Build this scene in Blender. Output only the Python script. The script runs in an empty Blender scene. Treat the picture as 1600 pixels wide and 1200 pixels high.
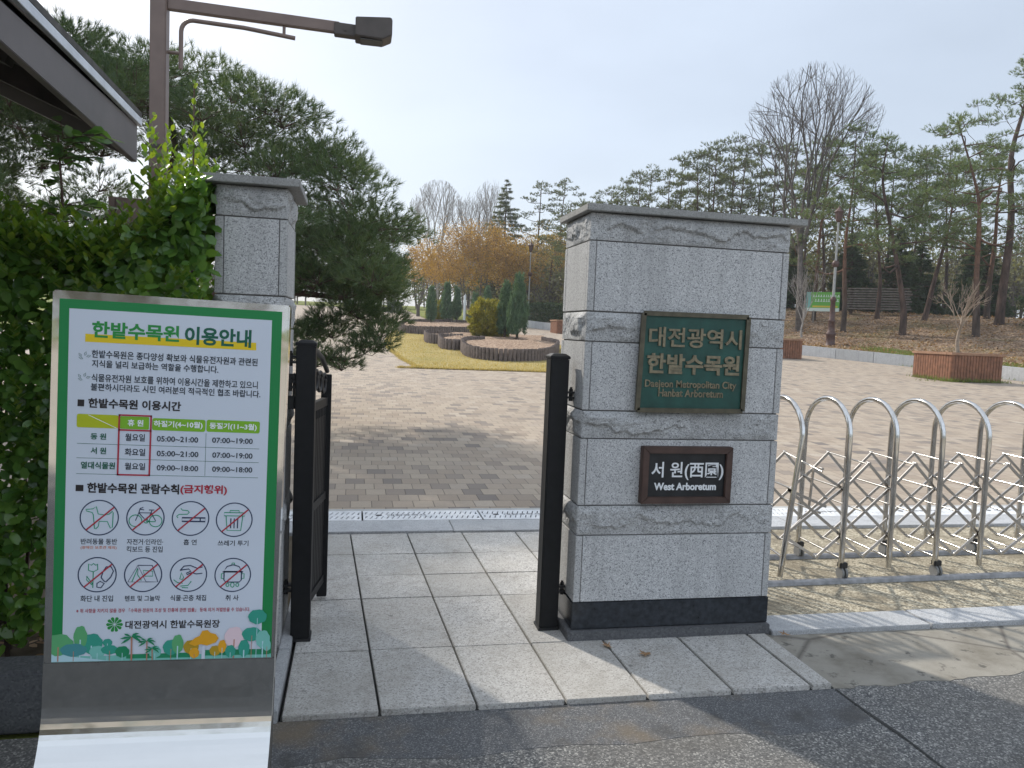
import bpy, bmesh, math, random
import numpy as np
from mathutils import Vector, Matrix

sc = bpy.context.scene
COL = sc.collection

# ------------------------------------------------------------------ camera
cam_d = bpy.data.cameras.new("camera")
cam = bpy.data.objects.new("camera", cam_d)
COL.objects.link(cam)
cam_d.sensor_fit = 'HORIZONTAL'
cam_d.sensor_width = 36.0
cam_d.lens = 26.92
cam_d.clip_start = 0.05
cam_d.clip_end = 3000
YAW, PITCH, ROLL = math.radians(11.648), math.radians(-3.929), math.radians(2.335)
fw = Vector((math.sin(YAW) * math.cos(PITCH), math.cos(YAW) * math.cos(PITCH), math.sin(PITCH)))
rt = Vector((math.cos(YAW), -math.sin(YAW), 0))
up = rt.cross(fw)
r2 = rt * math.cos(ROLL) + up * math.sin(ROLL)
u2 = up * math.cos(ROLL) - rt * math.sin(ROLL)
m = Matrix((r2, u2, -fw)).transposed().to_4x4()
m.translation = Vector((0, 0, 1.6))
cam.matrix_world = m
sc.camera = cam

# ------------------------------------------------------------------ sky, sun, exposure
SUN_EL, SUN_AZ = math.radians(39), math.radians(-30)      # azimuth from +Y towards +X
w = bpy.data.worlds.new("World")
sc.world = w
w.use_nodes = True
wn = w.node_tree
sky = wn.nodes.new('ShaderNodeTexSky')
sky.sky_type = 'NISHITA'
sky.sun_disc = False
sky.sun_elevation = SUN_EL
sky.sun_rotation = SUN_AZ
sky.altitude = 0
sky.air_density = 1.0
sky.dust_density = 2.5
sky.ozone_density = 1.5
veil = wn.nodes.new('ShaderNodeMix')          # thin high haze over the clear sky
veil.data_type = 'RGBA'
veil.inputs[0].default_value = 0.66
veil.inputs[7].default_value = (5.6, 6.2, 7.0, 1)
# veil brightened overhead and behind the view as an added fill for camera-facing faces
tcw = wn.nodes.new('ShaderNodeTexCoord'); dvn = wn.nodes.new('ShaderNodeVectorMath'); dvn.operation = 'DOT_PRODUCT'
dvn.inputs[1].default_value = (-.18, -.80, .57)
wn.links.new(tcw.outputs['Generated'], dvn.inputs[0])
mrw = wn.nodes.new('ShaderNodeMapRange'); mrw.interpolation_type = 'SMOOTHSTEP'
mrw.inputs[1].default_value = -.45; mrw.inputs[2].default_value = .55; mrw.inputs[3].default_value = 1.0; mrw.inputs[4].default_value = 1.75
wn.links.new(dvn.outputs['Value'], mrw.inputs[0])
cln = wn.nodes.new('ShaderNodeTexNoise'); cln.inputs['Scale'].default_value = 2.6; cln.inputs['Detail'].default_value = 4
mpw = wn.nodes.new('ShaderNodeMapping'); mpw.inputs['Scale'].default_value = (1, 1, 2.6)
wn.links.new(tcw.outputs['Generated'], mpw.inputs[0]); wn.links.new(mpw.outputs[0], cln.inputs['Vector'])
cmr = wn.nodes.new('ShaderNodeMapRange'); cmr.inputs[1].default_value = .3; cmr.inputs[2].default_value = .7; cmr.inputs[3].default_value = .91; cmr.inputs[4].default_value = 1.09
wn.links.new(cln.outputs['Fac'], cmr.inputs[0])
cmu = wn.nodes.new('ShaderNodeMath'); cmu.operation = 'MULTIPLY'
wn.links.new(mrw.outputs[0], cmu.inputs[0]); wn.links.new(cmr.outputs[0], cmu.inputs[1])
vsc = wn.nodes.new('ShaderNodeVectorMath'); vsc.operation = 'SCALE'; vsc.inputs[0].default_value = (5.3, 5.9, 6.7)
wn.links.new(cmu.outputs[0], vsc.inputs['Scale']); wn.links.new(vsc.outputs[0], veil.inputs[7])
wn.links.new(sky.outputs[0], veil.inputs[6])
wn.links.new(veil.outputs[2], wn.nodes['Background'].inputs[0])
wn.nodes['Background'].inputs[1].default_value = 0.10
sl = bpy.data.lights.new("sun", 'SUN')
sl.energy = 3.0
sl.angle = math.radians(1.6)
sl.color = (1.0, 0.94, 0.85)
so = bpy.data.objects.new("sun", sl)
COL.objects.link(so)
sd = Vector((math.sin(SUN_AZ) * math.cos(SUN_EL), math.cos(SUN_AZ) * math.cos(SUN_EL), math.sin(SUN_EL)))
so.rotation_euler = (-sd).to_track_quat('-Z', 'Y').to_euler()
so.location = (-20, 30, 30)
sc.view_settings.view_transform = 'Standard'
sc.view_settings.look = 'None'
sc.view_settings.gamma = 1
sc.view_settings.exposure = 0.58
sc.cycles.max_bounces = 8
sc.cycles.transparent_max_bounces = 8

# ------------------------------------------------------------------ helpers
class MB:
    """collects shapes and links them as ONE mesh object"""
    def __init__(s):
        s.v = []; s.f = []; s.m = []; s.s = []

    def add(s, vs, fs, mi=0, smooth=False):
        o = len(s.v)
        s.v.extend([tuple(map(float, p)) for p in vs])
        for f in fs:
            s.f.append(tuple(i + o for i in f)); s.m.append(mi); s.s.append(smooth)

    def box(s, x0, x1, y0, y1, z0, z1, mi=0):
        s.add([(x0,y0,z0),(x1,y0,z0),(x1,y1,z0),(x0,y1,z0),(x0,y0,z1),(x1,y0,z1),(x1,y1,z1),(x0,y1,z1)],
              [(3,2,1,0),(4,5,6,7),(0,1,5,4),(1,2,6,5),(2,3,7,6),(3,0,4,7)], mi)

    def obox(s, c, ax, ay, az, mi=0):
        """box from centre and three half-axis vectors"""
        c, ax, ay, az = map(Vector, (c, ax, ay, az))
        P = [c+i*ax+j*ay+k*az for k in (-1,1) for i, j in ((-1,-1),(1,-1),(1,1),(-1,1))]
        s.add(P, [(3,2,1,0),(4,5,6,7),(0,1,5,4),(1,2,6,5),(2,3,7,6),(3,0,4,7)], mi)

    def bar(s, a, b, w, h=None, mi=0, upv=(0,0,1)):
        a, b = Vector(a), Vector(b)
        h = w if h is None else h
        d = b - a; L = d.length; d.normalize()
        u = Vector(upv)
        if abs(d.dot(u)) > .98: u = Vector((0,1,0))
        sx = d.cross(u).normalized(); uz = sx.cross(d)
        s.obox((a+b)/2, d*L/2, sx*w/2, uz*h/2, mi)

    def tube(s, pts, rad, n=8, mi=0, cap=True, smooth=True, closed=False):
        pts = [Vector(p) for p in pts]
        if not hasattr(rad, '__len__'): rad = [rad]*len(pts)
        N = len(pts); vs = []; prev = None
        for i, p in enumerate(pts):
            if closed: d = pts[(i+1) % N] - pts[i-1]
            else: d = (pts[min(i+1, N-1)] - pts[max(i-1, 0)])
            if d.length < 1e-9: d = Vector((0,0,1))
            d.normalize()
            if prev is None:
                a = Vector((0,0,1)) if abs(d.z) < .9 else Vector((1,0,0))
                u = d.cross(a).normalized()
            else:
                u = prev - d*prev.dot(d)
                u = u.normalized() if u.length > 1e-6 else d.orthogonal().normalized()
            prev = u; v = d.cross(u)
            for k in range(n):
                t = 2*math.pi*k/n
                vs.append(p + (u*math.cos(t) + v*math.sin(t))*rad[i])
        fs = []
        for i in range(N if closed else N-1):
            j = (i+1) % N
            for k in range(n):
                fs.append((i*n+k, i*n+(k+1) % n, j*n+(k+1) % n, j*n+k))
        s.add(vs, fs, mi, smooth)
        if cap and not closed:
            s.add(vs[:n], [tuple(range(n-1, -1, -1))], mi); s.add(vs[-n:], [tuple(range(n))], mi)

    def lathe(s, prof, c=(0,0,0), n=16, mi=0, smooth=True):
        vs = []; N = len(prof)
        for r, z in prof:
            for k in range(n):
                t = 2*math.pi*(k+.5)/n
                vs.append((c[0]+r*math.cos(t), c[1]+r*math.sin(t), c[2]+z))
        fs = [(i*n+k, i*n+(k+1) % n, (i+1)*n+(k+1) % n, (i+1)*n+k) for i in range(N-1) for k in range(n)]
        s.add(vs, fs, mi, smooth)
        s.add(vs[:n], [tuple(range(n-1,-1,-1))], mi); s.add(vs[-n:], [tuple(range(n))], mi)

    def prism(s, poly, fn, d0, d1, mi=0):
        """polygon (a,b) swept from d0 to d1; fn(a,b,d) -> point"""
        n = len(poly)
        vs = [fn(a, b, d0) for a, b in poly] + [fn(a, b, d1) for a, b in poly]
        s.add(vs, [tuple(range(n-1,-1,-1)), tuple(range(n, 2*n))] + [(i, (i+1) % n, n+(i+1) % n, n+i) for i in range(n)], mi)

    def build(s, name, mats, parent=None, org=(0,0,0), bevel=0, recalc=False):
        me = bpy.data.meshes.new(name)
        o = Vector(org)
        me.from_pydata([(x-o.x, y-o.y, z-o.z) for x, y, z in s.v], [], s.f)
        if not isinstance(mats, (list, tuple)): mats = [mats]
        for mt in mats: me.materials.append(mt)
        me.polygons.foreach_set('material_index', s.m)
        me.polygons.foreach_set('use_smooth', s.s)
        if bevel or recalc:
            bm = bmesh.new(); bm.from_mesh(me)
            bmesh.ops.recalc_face_normals(bm, faces=bm.faces)
            if bevel:
                ed = [e for e in bm.edges if len(e.link_faces) == 2 and e.calc_face_angle(0) > .5]
                bmesh.ops.bevel(bm, geom=ed, offset=bevel, segments=2, affect='EDGES', clamp_overlap=True)
            bm.to_mesh(me); bm.free()
        ob = bpy.data.objects.new(name, me)
        COL.objects.link(ob)
        if parent is not None: ob.parent = parent
        elif tuple(org) != (0,0,0): ob.location = org
        return ob

def mesh_np(name, V, F, mats, parent=None, org=None, mi=None, smooth=False):
    me = bpy.data.meshes.new(name)
    V = np.asarray(V, np.float32); F = np.asarray(F, np.int32)
    if org is not None: V = V - np.asarray(org, np.float32)
    k = F.shape[1]
    me.vertices.add(len(V)); me.vertices.foreach_set('co', V.ravel())
    me.loops.add(F.size); me.loops.foreach_set('vertex_index', F.ravel())
    me.polygons.add(len(F))
    me.polygons.foreach_set('loop_start', np.arange(0, F.size, k, dtype=np.int32))
    me.polygons.foreach_set('loop_total', np.full(len(F), k, np.int32))
    if not isinstance(mats, (list, tuple)): mats = [mats]
    for mt in mats: me.materials.append(mt)
    if mi is not None: me.polygons.foreach_set('material_index', np.asarray(mi, np.int32))
    if smooth: me.polygons.foreach_set('use_smooth', np.ones(len(F), bool))
    me.update(calc_edges=True); me.validate()
    ob = bpy.data.objects.new(name, me)
    COL.objects.link(ob)
    if parent is not None: ob.parent = parent
    elif org is not None: ob.location = org
    return ob

def thing(name, label, cat, loc=(0,0,0), group=None, rot=(0,0,0)):
    o = bpy.data.objects.new(name, None)
    o.empty_display_size = .1
    COL.objects.link(o)
    o.location = loc; o.rotation_euler = rot
    o['label'] = label; o['category'] = cat
    if group: o['group'] = group
    return o

def tag(o, label, cat, group=None):
    o['label'] = label; o['category'] = cat
    if group: o['group'] = group
    return o

def struct(o):
    o['kind'] = 'structure'
    return o

def stuff(o, label=None, cat=None):
    o['kind'] = 'stuff'
    if label: o['label'] = label; o['category'] = cat
    return o

def copy_tree(o, parent=None):
    c = o.copy(); COL.objects.link(c)
    if parent is not None: c.parent = parent
    for ch in list(o.children): copy_tree(ch, c)
    return c

# ------------------------------------------------------------------ noise in numpy
def vnoise(x, y, seed=0):
    x = np.asarray(x, float); y = np.asarray(y, float)
    xi = np.floor(x).astype(np.int64); yi = np.floor(y).astype(np.int64)
    xf = x-xi; yf = y-yi
    def h(a, b):
        n = (a*374761393 + b*668265263 + seed*974634777) & 0xffffffff
        n = ((n ^ (n >> 13))*1274126177) & 0xffffffff
        n = n ^ (n >> 16)
        return (n & 0xffff)/65535.
    u = xf*xf*(3-2*xf); v = yf*yf*(3-2*yf)
    return (h(xi,yi)*(1-u)+h(xi+1,yi)*u)*(1-v) + (h(xi,yi+1)*(1-u)+h(xi+1,yi+1)*u)*v

def fbm(x, y, seed=0, oct=4):
    t = 0; a = .5
    for i in range(oct):
        t = t + a*vnoise(np.asarray(x)*2**i, np.asarray(y)*2**i, seed+i); a *= .5
    return t

# ------------------------------------------------------------------ materials
class NT:
    def __init__(s, name):
        s.mat = bpy.data.materials.new(name); s.mat.use_nodes = True
        s.t = s.mat.node_tree; s.b = s.t.nodes['Principled BSDF']; s.out = s.t.nodes['Material Output']
        s._c = None
    def n(s, typ, **kw):
        nd = s.t.nodes.new(typ)
        for k, v in kw.items(): setattr(nd, k, v)
        return nd
    def l(s, a, b): s.t.links.new(a, b)
    def coord(s):
        if s._c is None: s._c = s.n('ShaderNodeTexCoord').outputs['Object']
        return s._c
    def scaled(s, sc):
        mp = s.n('ShaderNodeMapping'); mp.inputs['Scale'].default_value = sc
        s.l(s.coord(), mp.inputs[0]); return mp.outputs[0]
    def noise(s, scale, det=3, rough=.55, vec=None, dist=0):
        nd = s.n('ShaderNodeTexNoise'); nd.inputs['Scale'].default_value = scale
        nd.inputs['Detail'].default_value = det; nd.inputs['Roughness'].default_value = rough
        nd.inputs['Distortion'].default_value = dist
        s.l(vec if vec is not None else s.coord(), nd.inputs['Vector']); return nd.outputs['Fac']
    def voro(s, scale, vec=None, feat='F1', out='Color'):
        nd = s.n('ShaderNodeTexVoronoi'); nd.feature = feat; nd.inputs['Scale'].default_value = scale
        s.l(vec if vec is not None else s.coord(), nd.inputs['Vector']); return nd.outputs[out]
    def ramp(s, fac, stops, interp='LINEAR'):
        nd = s.n('ShaderNodeValToRGB'); cr = nd.color_ramp; cr.interpolation = interp
        while len(cr.elements) < len(stops): cr.elements.new(.5)
        for e, (p, c) in zip(cr.elements, stops):
            e.position = p; e.color = (*c, 1) if not isinstance(c, (int, float)) else (c, c, c, 1)
        s.l(fac, nd.inputs[0]); return nd.outputs[0]
    def mix(s, fac, a, b, mode='MIX'):
        nd = s.n('ShaderNodeMix', data_type='RGBA', blend_type=mode)
        if isinstance(fac, (int, float)): nd.inputs[0].default_value = fac
        else: s.l(fac, nd.inputs[0])
        for i, v in ((6, a), (7, b)):
            if isinstance(v, tuple): nd.inputs[i].default_value = (*v, 1)
            else: s.l(v, nd.inputs[i])
        return nd.outputs[2]
    def math(s, op, a, b=0.):
        nd = s.n('ShaderNodeMath', operation=op)
        for i, v in ((0, a), (1, b)):
            if isinstance(v, (int, float)): nd.inputs[i].default_value = v
            else: s.l(v, nd.inputs[i])
        return nd.outputs[0]
    def bump(s, h, strength=.3, dist=.01):
        nd = s.n('ShaderNodeBump'); nd.inputs['Strength'].default_value = strength
        nd.inputs['Distance'].default_value = dist
        s.l(h, nd.inputs['Height']); s.l(nd.outputs[0], s.b.inputs['Normal'])
    def col(s, c):
        if isinstance(c, tuple): s.b.inputs['Base Color'].default_value = (*c, 1)
        else: s.l(c, s.b.inputs['Base Color'])
        return s
    def set(s, rough=.6, metal=0., spec=None):
        s.b.inputs['Roughness'].default_value = rough; s.b.inputs['Metallic'].default_value = metal
        if spec is not None: s.b.inputs['Specular IOR Level'].default_value = spec
        return s

def plain(name, c, rough=.6, metal=0., spec=None, var=.12, scale=9., bump=0):
    t = NT(name).set(rough, metal, spec)
    f = t.noise(scale, 4)
    a = tuple(max(0, x*(1-var)) for x in c); b = tuple(min(1, x*(1+var)) for x in c)
    t.col(t.ramp(f, [(.3, a), (.7, b)]))
    if bump: t.bump(t.noise(scale*14, 3), bump, .004)
    return t.mat

def leafmat(name, cols, trans=.35, rough=.45, scale=1.3, tcol=1.5, spec=.5):
    """foliage: colour varies by clump and by leaf, some light passes through"""
    t = NT(name).set(rough, 0, spec)
    f = t.noise(scale, 3, .6)
    g = t.n('ShaderNodeNewGeometry').outputs['Random Per Island']
    x = t.math('ADD', t.math('MULTIPLY', f, .6), t.math('MULTIPLY', g, .4))
    k = len(cols)
    c = t.ramp(x, [(.25+.5*i/max(1, k-1), cc) for i, cc in enumerate(cols)])
    t.col(c)
    tr = t.n('ShaderNodeBsdfTranslucent')
    cc = t.mix(1., c, (tcol*1.25, tcol*1.15, tcol*.45), 'MULTIPLY')
    t.l(cc, tr.inputs[0])
    mx = t.n('ShaderNodeMixShader'); mx.inputs[0].default_value = trans
    t.l(t.b.outputs[0], mx.inputs[1]); t.l(tr.outputs[0], mx.inputs[2]); t.l(mx.outputs[0], t.out.inputs[0])
    return t.mat

def granite(name, dark, mid, light, grain=225, rough=.7, stain=.25, tint=(1,1,1), streak=.5, block=.45, spots=False):
    t = NT(name).set(rough, 0, .3)
    v = t.voro(grain)
    sep = t.n('ShaderNodeSeparateColor'); t.l(v, sep.inputs[0])
    c = t.ramp(sep.outputs[0], [(0, dark), (.16, dark), (.3, mid), (.72, mid), (.86, light), (1, light)])
    f = t.noise(grain*.35, 2)
    c = t.mix(t.ramp(f, [(.38, 0.), (.62, .5)]), c, mid)
    st = t.noise(2.3, 5, .6)
    c = t.mix(t.ramp(st, [(.42, 0.), (.75, stain)]), c, tuple(x*.62*k for x, k in zip(mid, tint)))
    sk = t.noise(1., 4, .65, t.scaled((9, 9, .7)))
    c = t.mix(t.ramp(sk, [(.5, 0.), (.72, streak)]), c, tuple(x*.5*k for x, k in zip(mid, tint)))
    if spots:
        c = t.mix(t.ramp(t.voro(3.7, None, 'F1', 'Distance'), [(.035, .75), (.06, 0.)]), c, (.11,.105,.10))
        c = t.mix(t.ramp(t.noise(6.5, 6, .7), [(.56, 0.), (.70, .55)]), c, (.20,.185,.16))
    bl = t.n('ShaderNodeNewGeometry').outputs['Random Per Island']
    c = t.mix(t.math('MULTIPLY', bl, block), c, tuple(x*.62*k for x, k in zip(mid, (1.0, .98, .93))))
    t.col(c); t.bump(f, .12, .003)
    return t.mat

M = {}
M['granite'] = granite('granite_flamed', (.15,.15,.16), (.46,.46,.458), (.64,.64,.635))
M['granite_band'] = granite('granite_rough', (.14,.14,.14), (.385,.385,.38), (.55,.55,.545), stain=.5, block=0.)
M['granite_cap'] = granite('granite_cap', (.15,.15,.15), (.33,.33,.32), (.45,.45,.44), stain=.6)
M['granite_slab'] = granite('granite_paving', (.17,.165,.16), (.45,.435,.41), (.60,.585,.56), grain=170, stain=.6, tint=(1.0,.95,.86), block=.42, spots=True)
M['granite_kerb'] = granite('granite_kerb', (.22,.22,.23), (.42,.43,.44), (.56,.56,.57), stain=.3)
M['granite_wall'] = granite('granite_low_wall', (.30,.31,.32), (.43,.44,.45), (.5,.5,.5), grain=60, stain=.5)
M['stone_grey'] = granite('dark_grey_stone', (.07,.07,.075), (.115,.118,.125), (.17,.17,.175), grain=120, stain=.3)
M['black_stone'] = plain('polished_black_granite', (.022,.026,.032), .22, 0, .5, .5, 30)
M['mortar'] = plain('mortar_joint', (.15,.145,.14), .9)
M['bed'] = plain('joint_bed', (.03,.03,.028), .95)
M['steel'] = NT('brushed_stainless').set(.2, 1.).col((.52,.50,.475)).mat
t = NT('polished_stainless').set(.07, 1.)
t.col((.62,.61,.59)); t.bump(t.noise(4, 3), .16, .012)
M['mirror'] = t.mat
t = NT('hoop_stainless').set(.11, 1.)
t.col(t.ramp(t.noise(14, 3), [(.35, (.50,.48,.45)), (.7, (.66,.65,.63))]))
M['hoop'] = t.mat
M['black_paint'] = plain('black_powder_coat', (.006,.0062,.007), .55, 0, .3, .3, 25, .04)
M['brown_paint'] = plain('brown_painted_steel', (.175,.125,.105), .45, 0, .4, .12, 7, .03)
M['brown_dark'] = plain('dark_brown_painted_steel', (.075,.062,.055), .5, 0, .35, .2, 7)
M['fascia'] = plain('grey_brown_fascia', (.125,.108,.105), .5, 0, .4, .12, 4, .03)
M['flashing'] = plain('pale_metal_flashing', (.62,.64,.68), .4, .4)
M['roof'] = plain('dark_roofing', (.10,.095,.09), .8, 0, .2, .3, 12, .3)
M['soffit'] = plain('dark_timber_soffit', (.035,.028,.024), .8, 0, .2, .4, 8)
M['rust'] = plain('rust_iron', (.12,.06,.035), .85)
M['wheel'] = plain('grey_rubber', (.16,.16,.155), .7)
M['rail'] = plain('worn_steel_rail', (.24,.24,.245), .5, .6, None, .3, 18, .1)

# asphalt
t = NT('asphalt').set(.85, 0, .3)
v = t.voro(150); sp = t.n('ShaderNodeSeparateColor'); t.l(v, sp.inputs[0])
c = t.ramp(sp.outputs[0], [(0,(.055,.056,.058)), (.5,(.115,.115,.113)), (.84,(.20,.195,.185)), (1,(.40,.39,.36))])
c = t.mix(t.ramp(t.noise(1.1, 5, .6), [(.4, 0.), (.7, .6)]), c, (.125,.115,.10))
c = t.mix(t.ramp(t.noise(2.7, 4, .65), [(.58, 0.), (.7, .65)]), c, (.06,.056,.05))
t.col(c); t.bump(v, .7, .006)
M['asphalt'] = t.mat
t = NT('asphalt_patch').set(.8, 0, .3)
v = t.voro(230); sp = t.n('ShaderNodeSeparateColor'); t.l(v, sp.inputs[0])
c = t.ramp(sp.outputs[0], [(0,(.06,.062,.065)), (.8,(.115,.117,.12)), (1,(.23,.225,.22))])
c = t.mix(t.ramp(t.noise(2.2, 5, .6), [(.5, 0.), (.68, .75)]), c, (.15,.115,.075))
c = t.mix(t.ramp(t.noise(3.3, 4, .6), [(.55, 0.), (.66, .7)]), c, (.055,.053,.05))
t.col(c); t.bump(v, .35, .004)
M['asphalt_patch'] = t.mat
# exposed aggregate / sandy concrete
t = NT('sandy_ground').set(.9, 0, .2)
v = t.voro(95); sp = t.n('ShaderNodeSeparateColor'); t.l(v, sp.inputs[0])
c = t.ramp(sp.outputs[0], [(0,(.13,.11,.08)), (.5,(.32,.28,.205)), (1,(.52,.47,.36))])
c = t.mix(t.ramp(t.noise(3, 5, .65), [(.46, 0.), (.62, .8)]), c, (.17,.145,.105))
t.col(c); t.bump(v, .5, .006)
M['sand'] = t.mat
t = NT('worn_concrete').set(.9, 0, .2)
c = t.ramp(t.noise(4, 5, .65), [(.3,(.16,.145,.118)), (.5,(.235,.218,.185)), (.75,(.285,.268,.232))])
c = t.mix(t.ramp(t.noise(9, 4, .7), [(.58, 0.), (.66, .8)]), c, (.075,.07,.062))
c = t.mix(t.ramp(t.voro(1.1, None, 'DISTANCE_TO_EDGE', 'Distance'), [(0, .8), (.02, 0.)]), c, (.09,.08,.07))
t.col(c); t.bump(t.noise(120, 3), .3, .004)
M['concrete'] = t.mat

# plaza pavers: running bond with a random tone for each block
t = NT('block_paving').set(.85, 0, .2)
sx = t.n('ShaderNodeSeparateXYZ'); t.l(t.coord(), sx.inputs[0])
BW, BH = .186, .225
yr = t.math('DIVIDE', sx.outputs[1], BH); row = t.math('FLOOR', yr)
wob = t.math('MULTIPLY', t.math('SINE', t.math('MULTIPLY', row, 12.9898)), .35)
xr = t.math('ADD', t.math('DIVIDE', sx.outputs[0], BW), t.math('ADD', t.math('MULTIPLY', row, .5), wob))
colu = t.math('FLOOR', xr)
cb = t.n('ShaderNodeCombineXYZ'); t.l(colu, cb.inputs[0]); t.l(row, cb.inputs[1])
wnz = t.n('ShaderNodeTexWhiteNoise', noise_dimensions='2D'); t.l(cb.outputs[0], wnz.inputs['Vector'])
c = t.ramp(wnz.outputs['Value'], [(0,(.11,.10,.10)), (.10,(.19,.16,.14)), (.2,(.27,.215,.165)), (.45,(.345,.282,.22)),
                                  (.7,(.39,.325,.25)), (.9,(.285,.235,.19)), (1,(.43,.37,.30))])
c = t.mix(t.ramp(t.noise(.35, 4, .6), [(.35, .2), (.7, .6)]), c, (.345,.288,.225))
c = t.mix(t.ramp(t.noise(28, 3), [(.3, .25), (.7, 0.)]), c, (.2,.17,.15))
fx = t.math('SUBTRACT', xr, colu); fy = t.math('SUBTRACT', yr, row)
ex = t.math('MINIMUM', fx, t.math('SUBTRACT', 1., fx)); ey = t.math('MINIMUM', fy, t.math('SUBTRACT', 1., fy))
e = t.math('MINIMUM', t.math('MULTIPLY', ex, BW), t.math('MULTIPLY', ey, BH))
jt = t.ramp(e, [(.0018, 1.), (.0042, 0.)])
c = t.mix(jt, c, (.075,.062,.05))
t.col(c); t.bump(t.ramp(e, [(0., 0.), (.007, 1.)]), .5, .004)
M['paver'] = t.mat

# lawn, soil, mulch
t = NT('dry_lawn').set(.95, 0, .1)
c = t.ramp(t.noise(.5, 5, .6), [(.30,(.21,.20,.07)), (.46,(.36,.285,.125)), (.7,(.46,.36,.175))])
c = t.mix(t.ramp(t.noise(55, 3), [(.3, .5), (.65, 0.)]), c, (.20,.16,.05))
c = t.mix(t.ramp(t.noise(3.2, 6, .7), [(.42, 0.), (.66, .6)]), c, (.24,.21,.075))
t.col(c); t.bump(t.noise(90, 3), .6, .02)
M['lawn'] = t.mat
t = NT('green_grass_ground').set(.95, 0, .1)
c = t.ramp(t.noise(.4, 5, .6), [(.3,(.10,.13,.03)), (.55,(.17,.19,.05)), (.75,(.28,.25,.09))])
t.col(c); t.bump(t.noise(60, 3), .6, .02)
M['grass'] = t.mat
t = NT('leaf_mulch').set(.95, 0, .1)
v = t.voro(14); sp = t.n('ShaderNodeSeparateColor'); t.l(v, sp.inputs[0])
c = t.ramp(sp.outputs[0], [(0,(.07,.048,.035)), (.4,(.17,.115,.078)), (.75,(.25,.175,.12)), (1,(.36,.27,.19))])
c = t.mix(t.ramp(t.noise(.5, 5, .65), [(.5, 0.), (.68, .55)]), c, (.13,.125,.045))
t.col(c); t.bump(t.noise(16, 4), .8, .06)
M['mulch'] = t.mat
t = NT('bark_chip_soil').set(.95, 0, .1)
v = t.voro(20); sp = t.n('ShaderNodeSeparateColor'); t.l(v, sp.inputs[0])
c = t.ramp(sp.outputs[0], [(0,(.12,.075,.05)), (.5,(.26,.18,.125)), (1,(.42,.32,.24))])
t.col(c); t.bump(t.noise(20, 3), .6, .03)
M['chips'] = t.mat
M['soil'] = plain('bare_soil', (.085,.07,.05), .95, 0, .1, .4, 3, .5)

# bark and wood
t = NT('pine_bark').set(.9, 0, .15)
c = t.ramp(t.noise(5, 4, .6, t.scaled((1,1,.3))), [(.3,(.035,.026,.022)), (.6,(.11,.075,.06)), (.8,(.16,.115,.09))])
t.col(c); t.bump(t.noise(14, 3, .6, t.scaled((1,1,.35))), .8, .03)
M['bark'] = t.mat
t = NT('red_pine_bark').set(.9, 0, .15)
sx = t.n('ShaderNodeSeparateXYZ'); t.l(t.coord(), sx.inputs[0])
lo = t.ramp(t.noise(4, 4, .6, t.scaled((1,1,.3))), [(.3,(.035,.028,.024)), (.6,(.10,.075,.06)), (.8,(.15,.115,.09))])
hi = t.ramp(t.noise(4, 4, .6), [(.3,(.095,.055,.038)), (.7,(.21,.115,.075))])
mrg = t.n('ShaderNodeMapRange'); t.l(sx.outputs[2], mrg.inputs[0]); mrg.inputs[1].default_value = 1.4; mrg.inputs[2].default_value = 4.2
top_ = t.n('ShaderNodeMapRange'); t.l(sx.outputs[2], top_.inputs[0]); top_.inputs[1].default_value = 6.; top_.inputs[2].default_value = 9.
c = t.mix(mrg.outputs[0], lo, hi)
c = t.mix(t.math('MULTIPLY', top_.outputs[0], .6), c, (.07,.052,.042))
t.col(c); t.bump(t.noise(12, 3), .6, .03)
M['redbark'] = t.mat
M['greybark'] = plain('grey_bark', (.115,.10,.09), .9, 0, .15, .3, 6, .4)
M['palebark'] = plain('pale_grey_twigs', (.30,.275,.25), .9, 0, .15, .25, 5)
M['saplingbark'] = plain('pale_sapling_bark', (.27,.215,.165), .85, 0, .2, .25, 8)
M['wood'] = plain('stained_timber', (.20,.092,.052), .65, 0, .3, .3, 7, .15)
M['woodcap'] = plain('timber_cap', (.29,.165,.10), .6, 0, .3, .2, 7)
M['log'] = plain('weathered_logs', (.135,.108,.095), .9, 0, .15, .3, 9, .4)
M['oldwood'] = plain('old_grey_timber', (.20,.175,.15), .85, 0, .2, .3, 6)
M['lamp_red'] = plain('red_brown_iron', (.075,.038,.03), .5, 0, .4, .3, 12)
M['lamp_grey'] = plain('grey_steel_shaft', (.30,.30,.285), .5, .3)
M['hinge'] = plain('black_iron', (.012,.012,.013), .5)

# foliage
M['hedge'] = leafmat('hedge_leaf', [(.045,.11,.024), (.095,.195,.040), (.16,.275,.058)], .42, .2, 2.2, 1.7)
M['young'] = leafmat('young_hedge_leaf', [(.05,.11,.018), (.095,.165,.024), (.165,.22,.036)], .45, .35, 3., 1.7)
M['needle'] = leafmat('pine_needles', [(.028,.060,.024), (.062,.105,.040), (.115,.155,.058)], .26, .5, 1.1, 1.4)
M['rneedle'] = leafmat('red_pine_needles', [(.060,.10,.048), (.11,.155,.074), (.165,.21,.10)], .34, .55, .6, 1.5)
M['fneedle'] = leafmat('far_pine_needles', [(.055,.076,.046), (.09,.115,.066), (.135,.155,.095)], .34, .6, .4, 1.4)
M['cypress'] = leafmat('cypress_spray', [(.05,.10,.06), (.095,.165,.09), (.165,.25,.135)], .15, .6, 3., 1.5)
M['gold'] = leafmat('golden_thuja_spray', [(.10,.12,.02), (.23,.22,.035), (.37,.32,.055)], .3, .6, 2.5, 1.5)
M['copper'] = leafmat('copper_spring_leaf', [(.19,.11,.05), (.28,.17,.058), (.38,.245,.072)], .4, .6, .45, 1.2)
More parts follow.
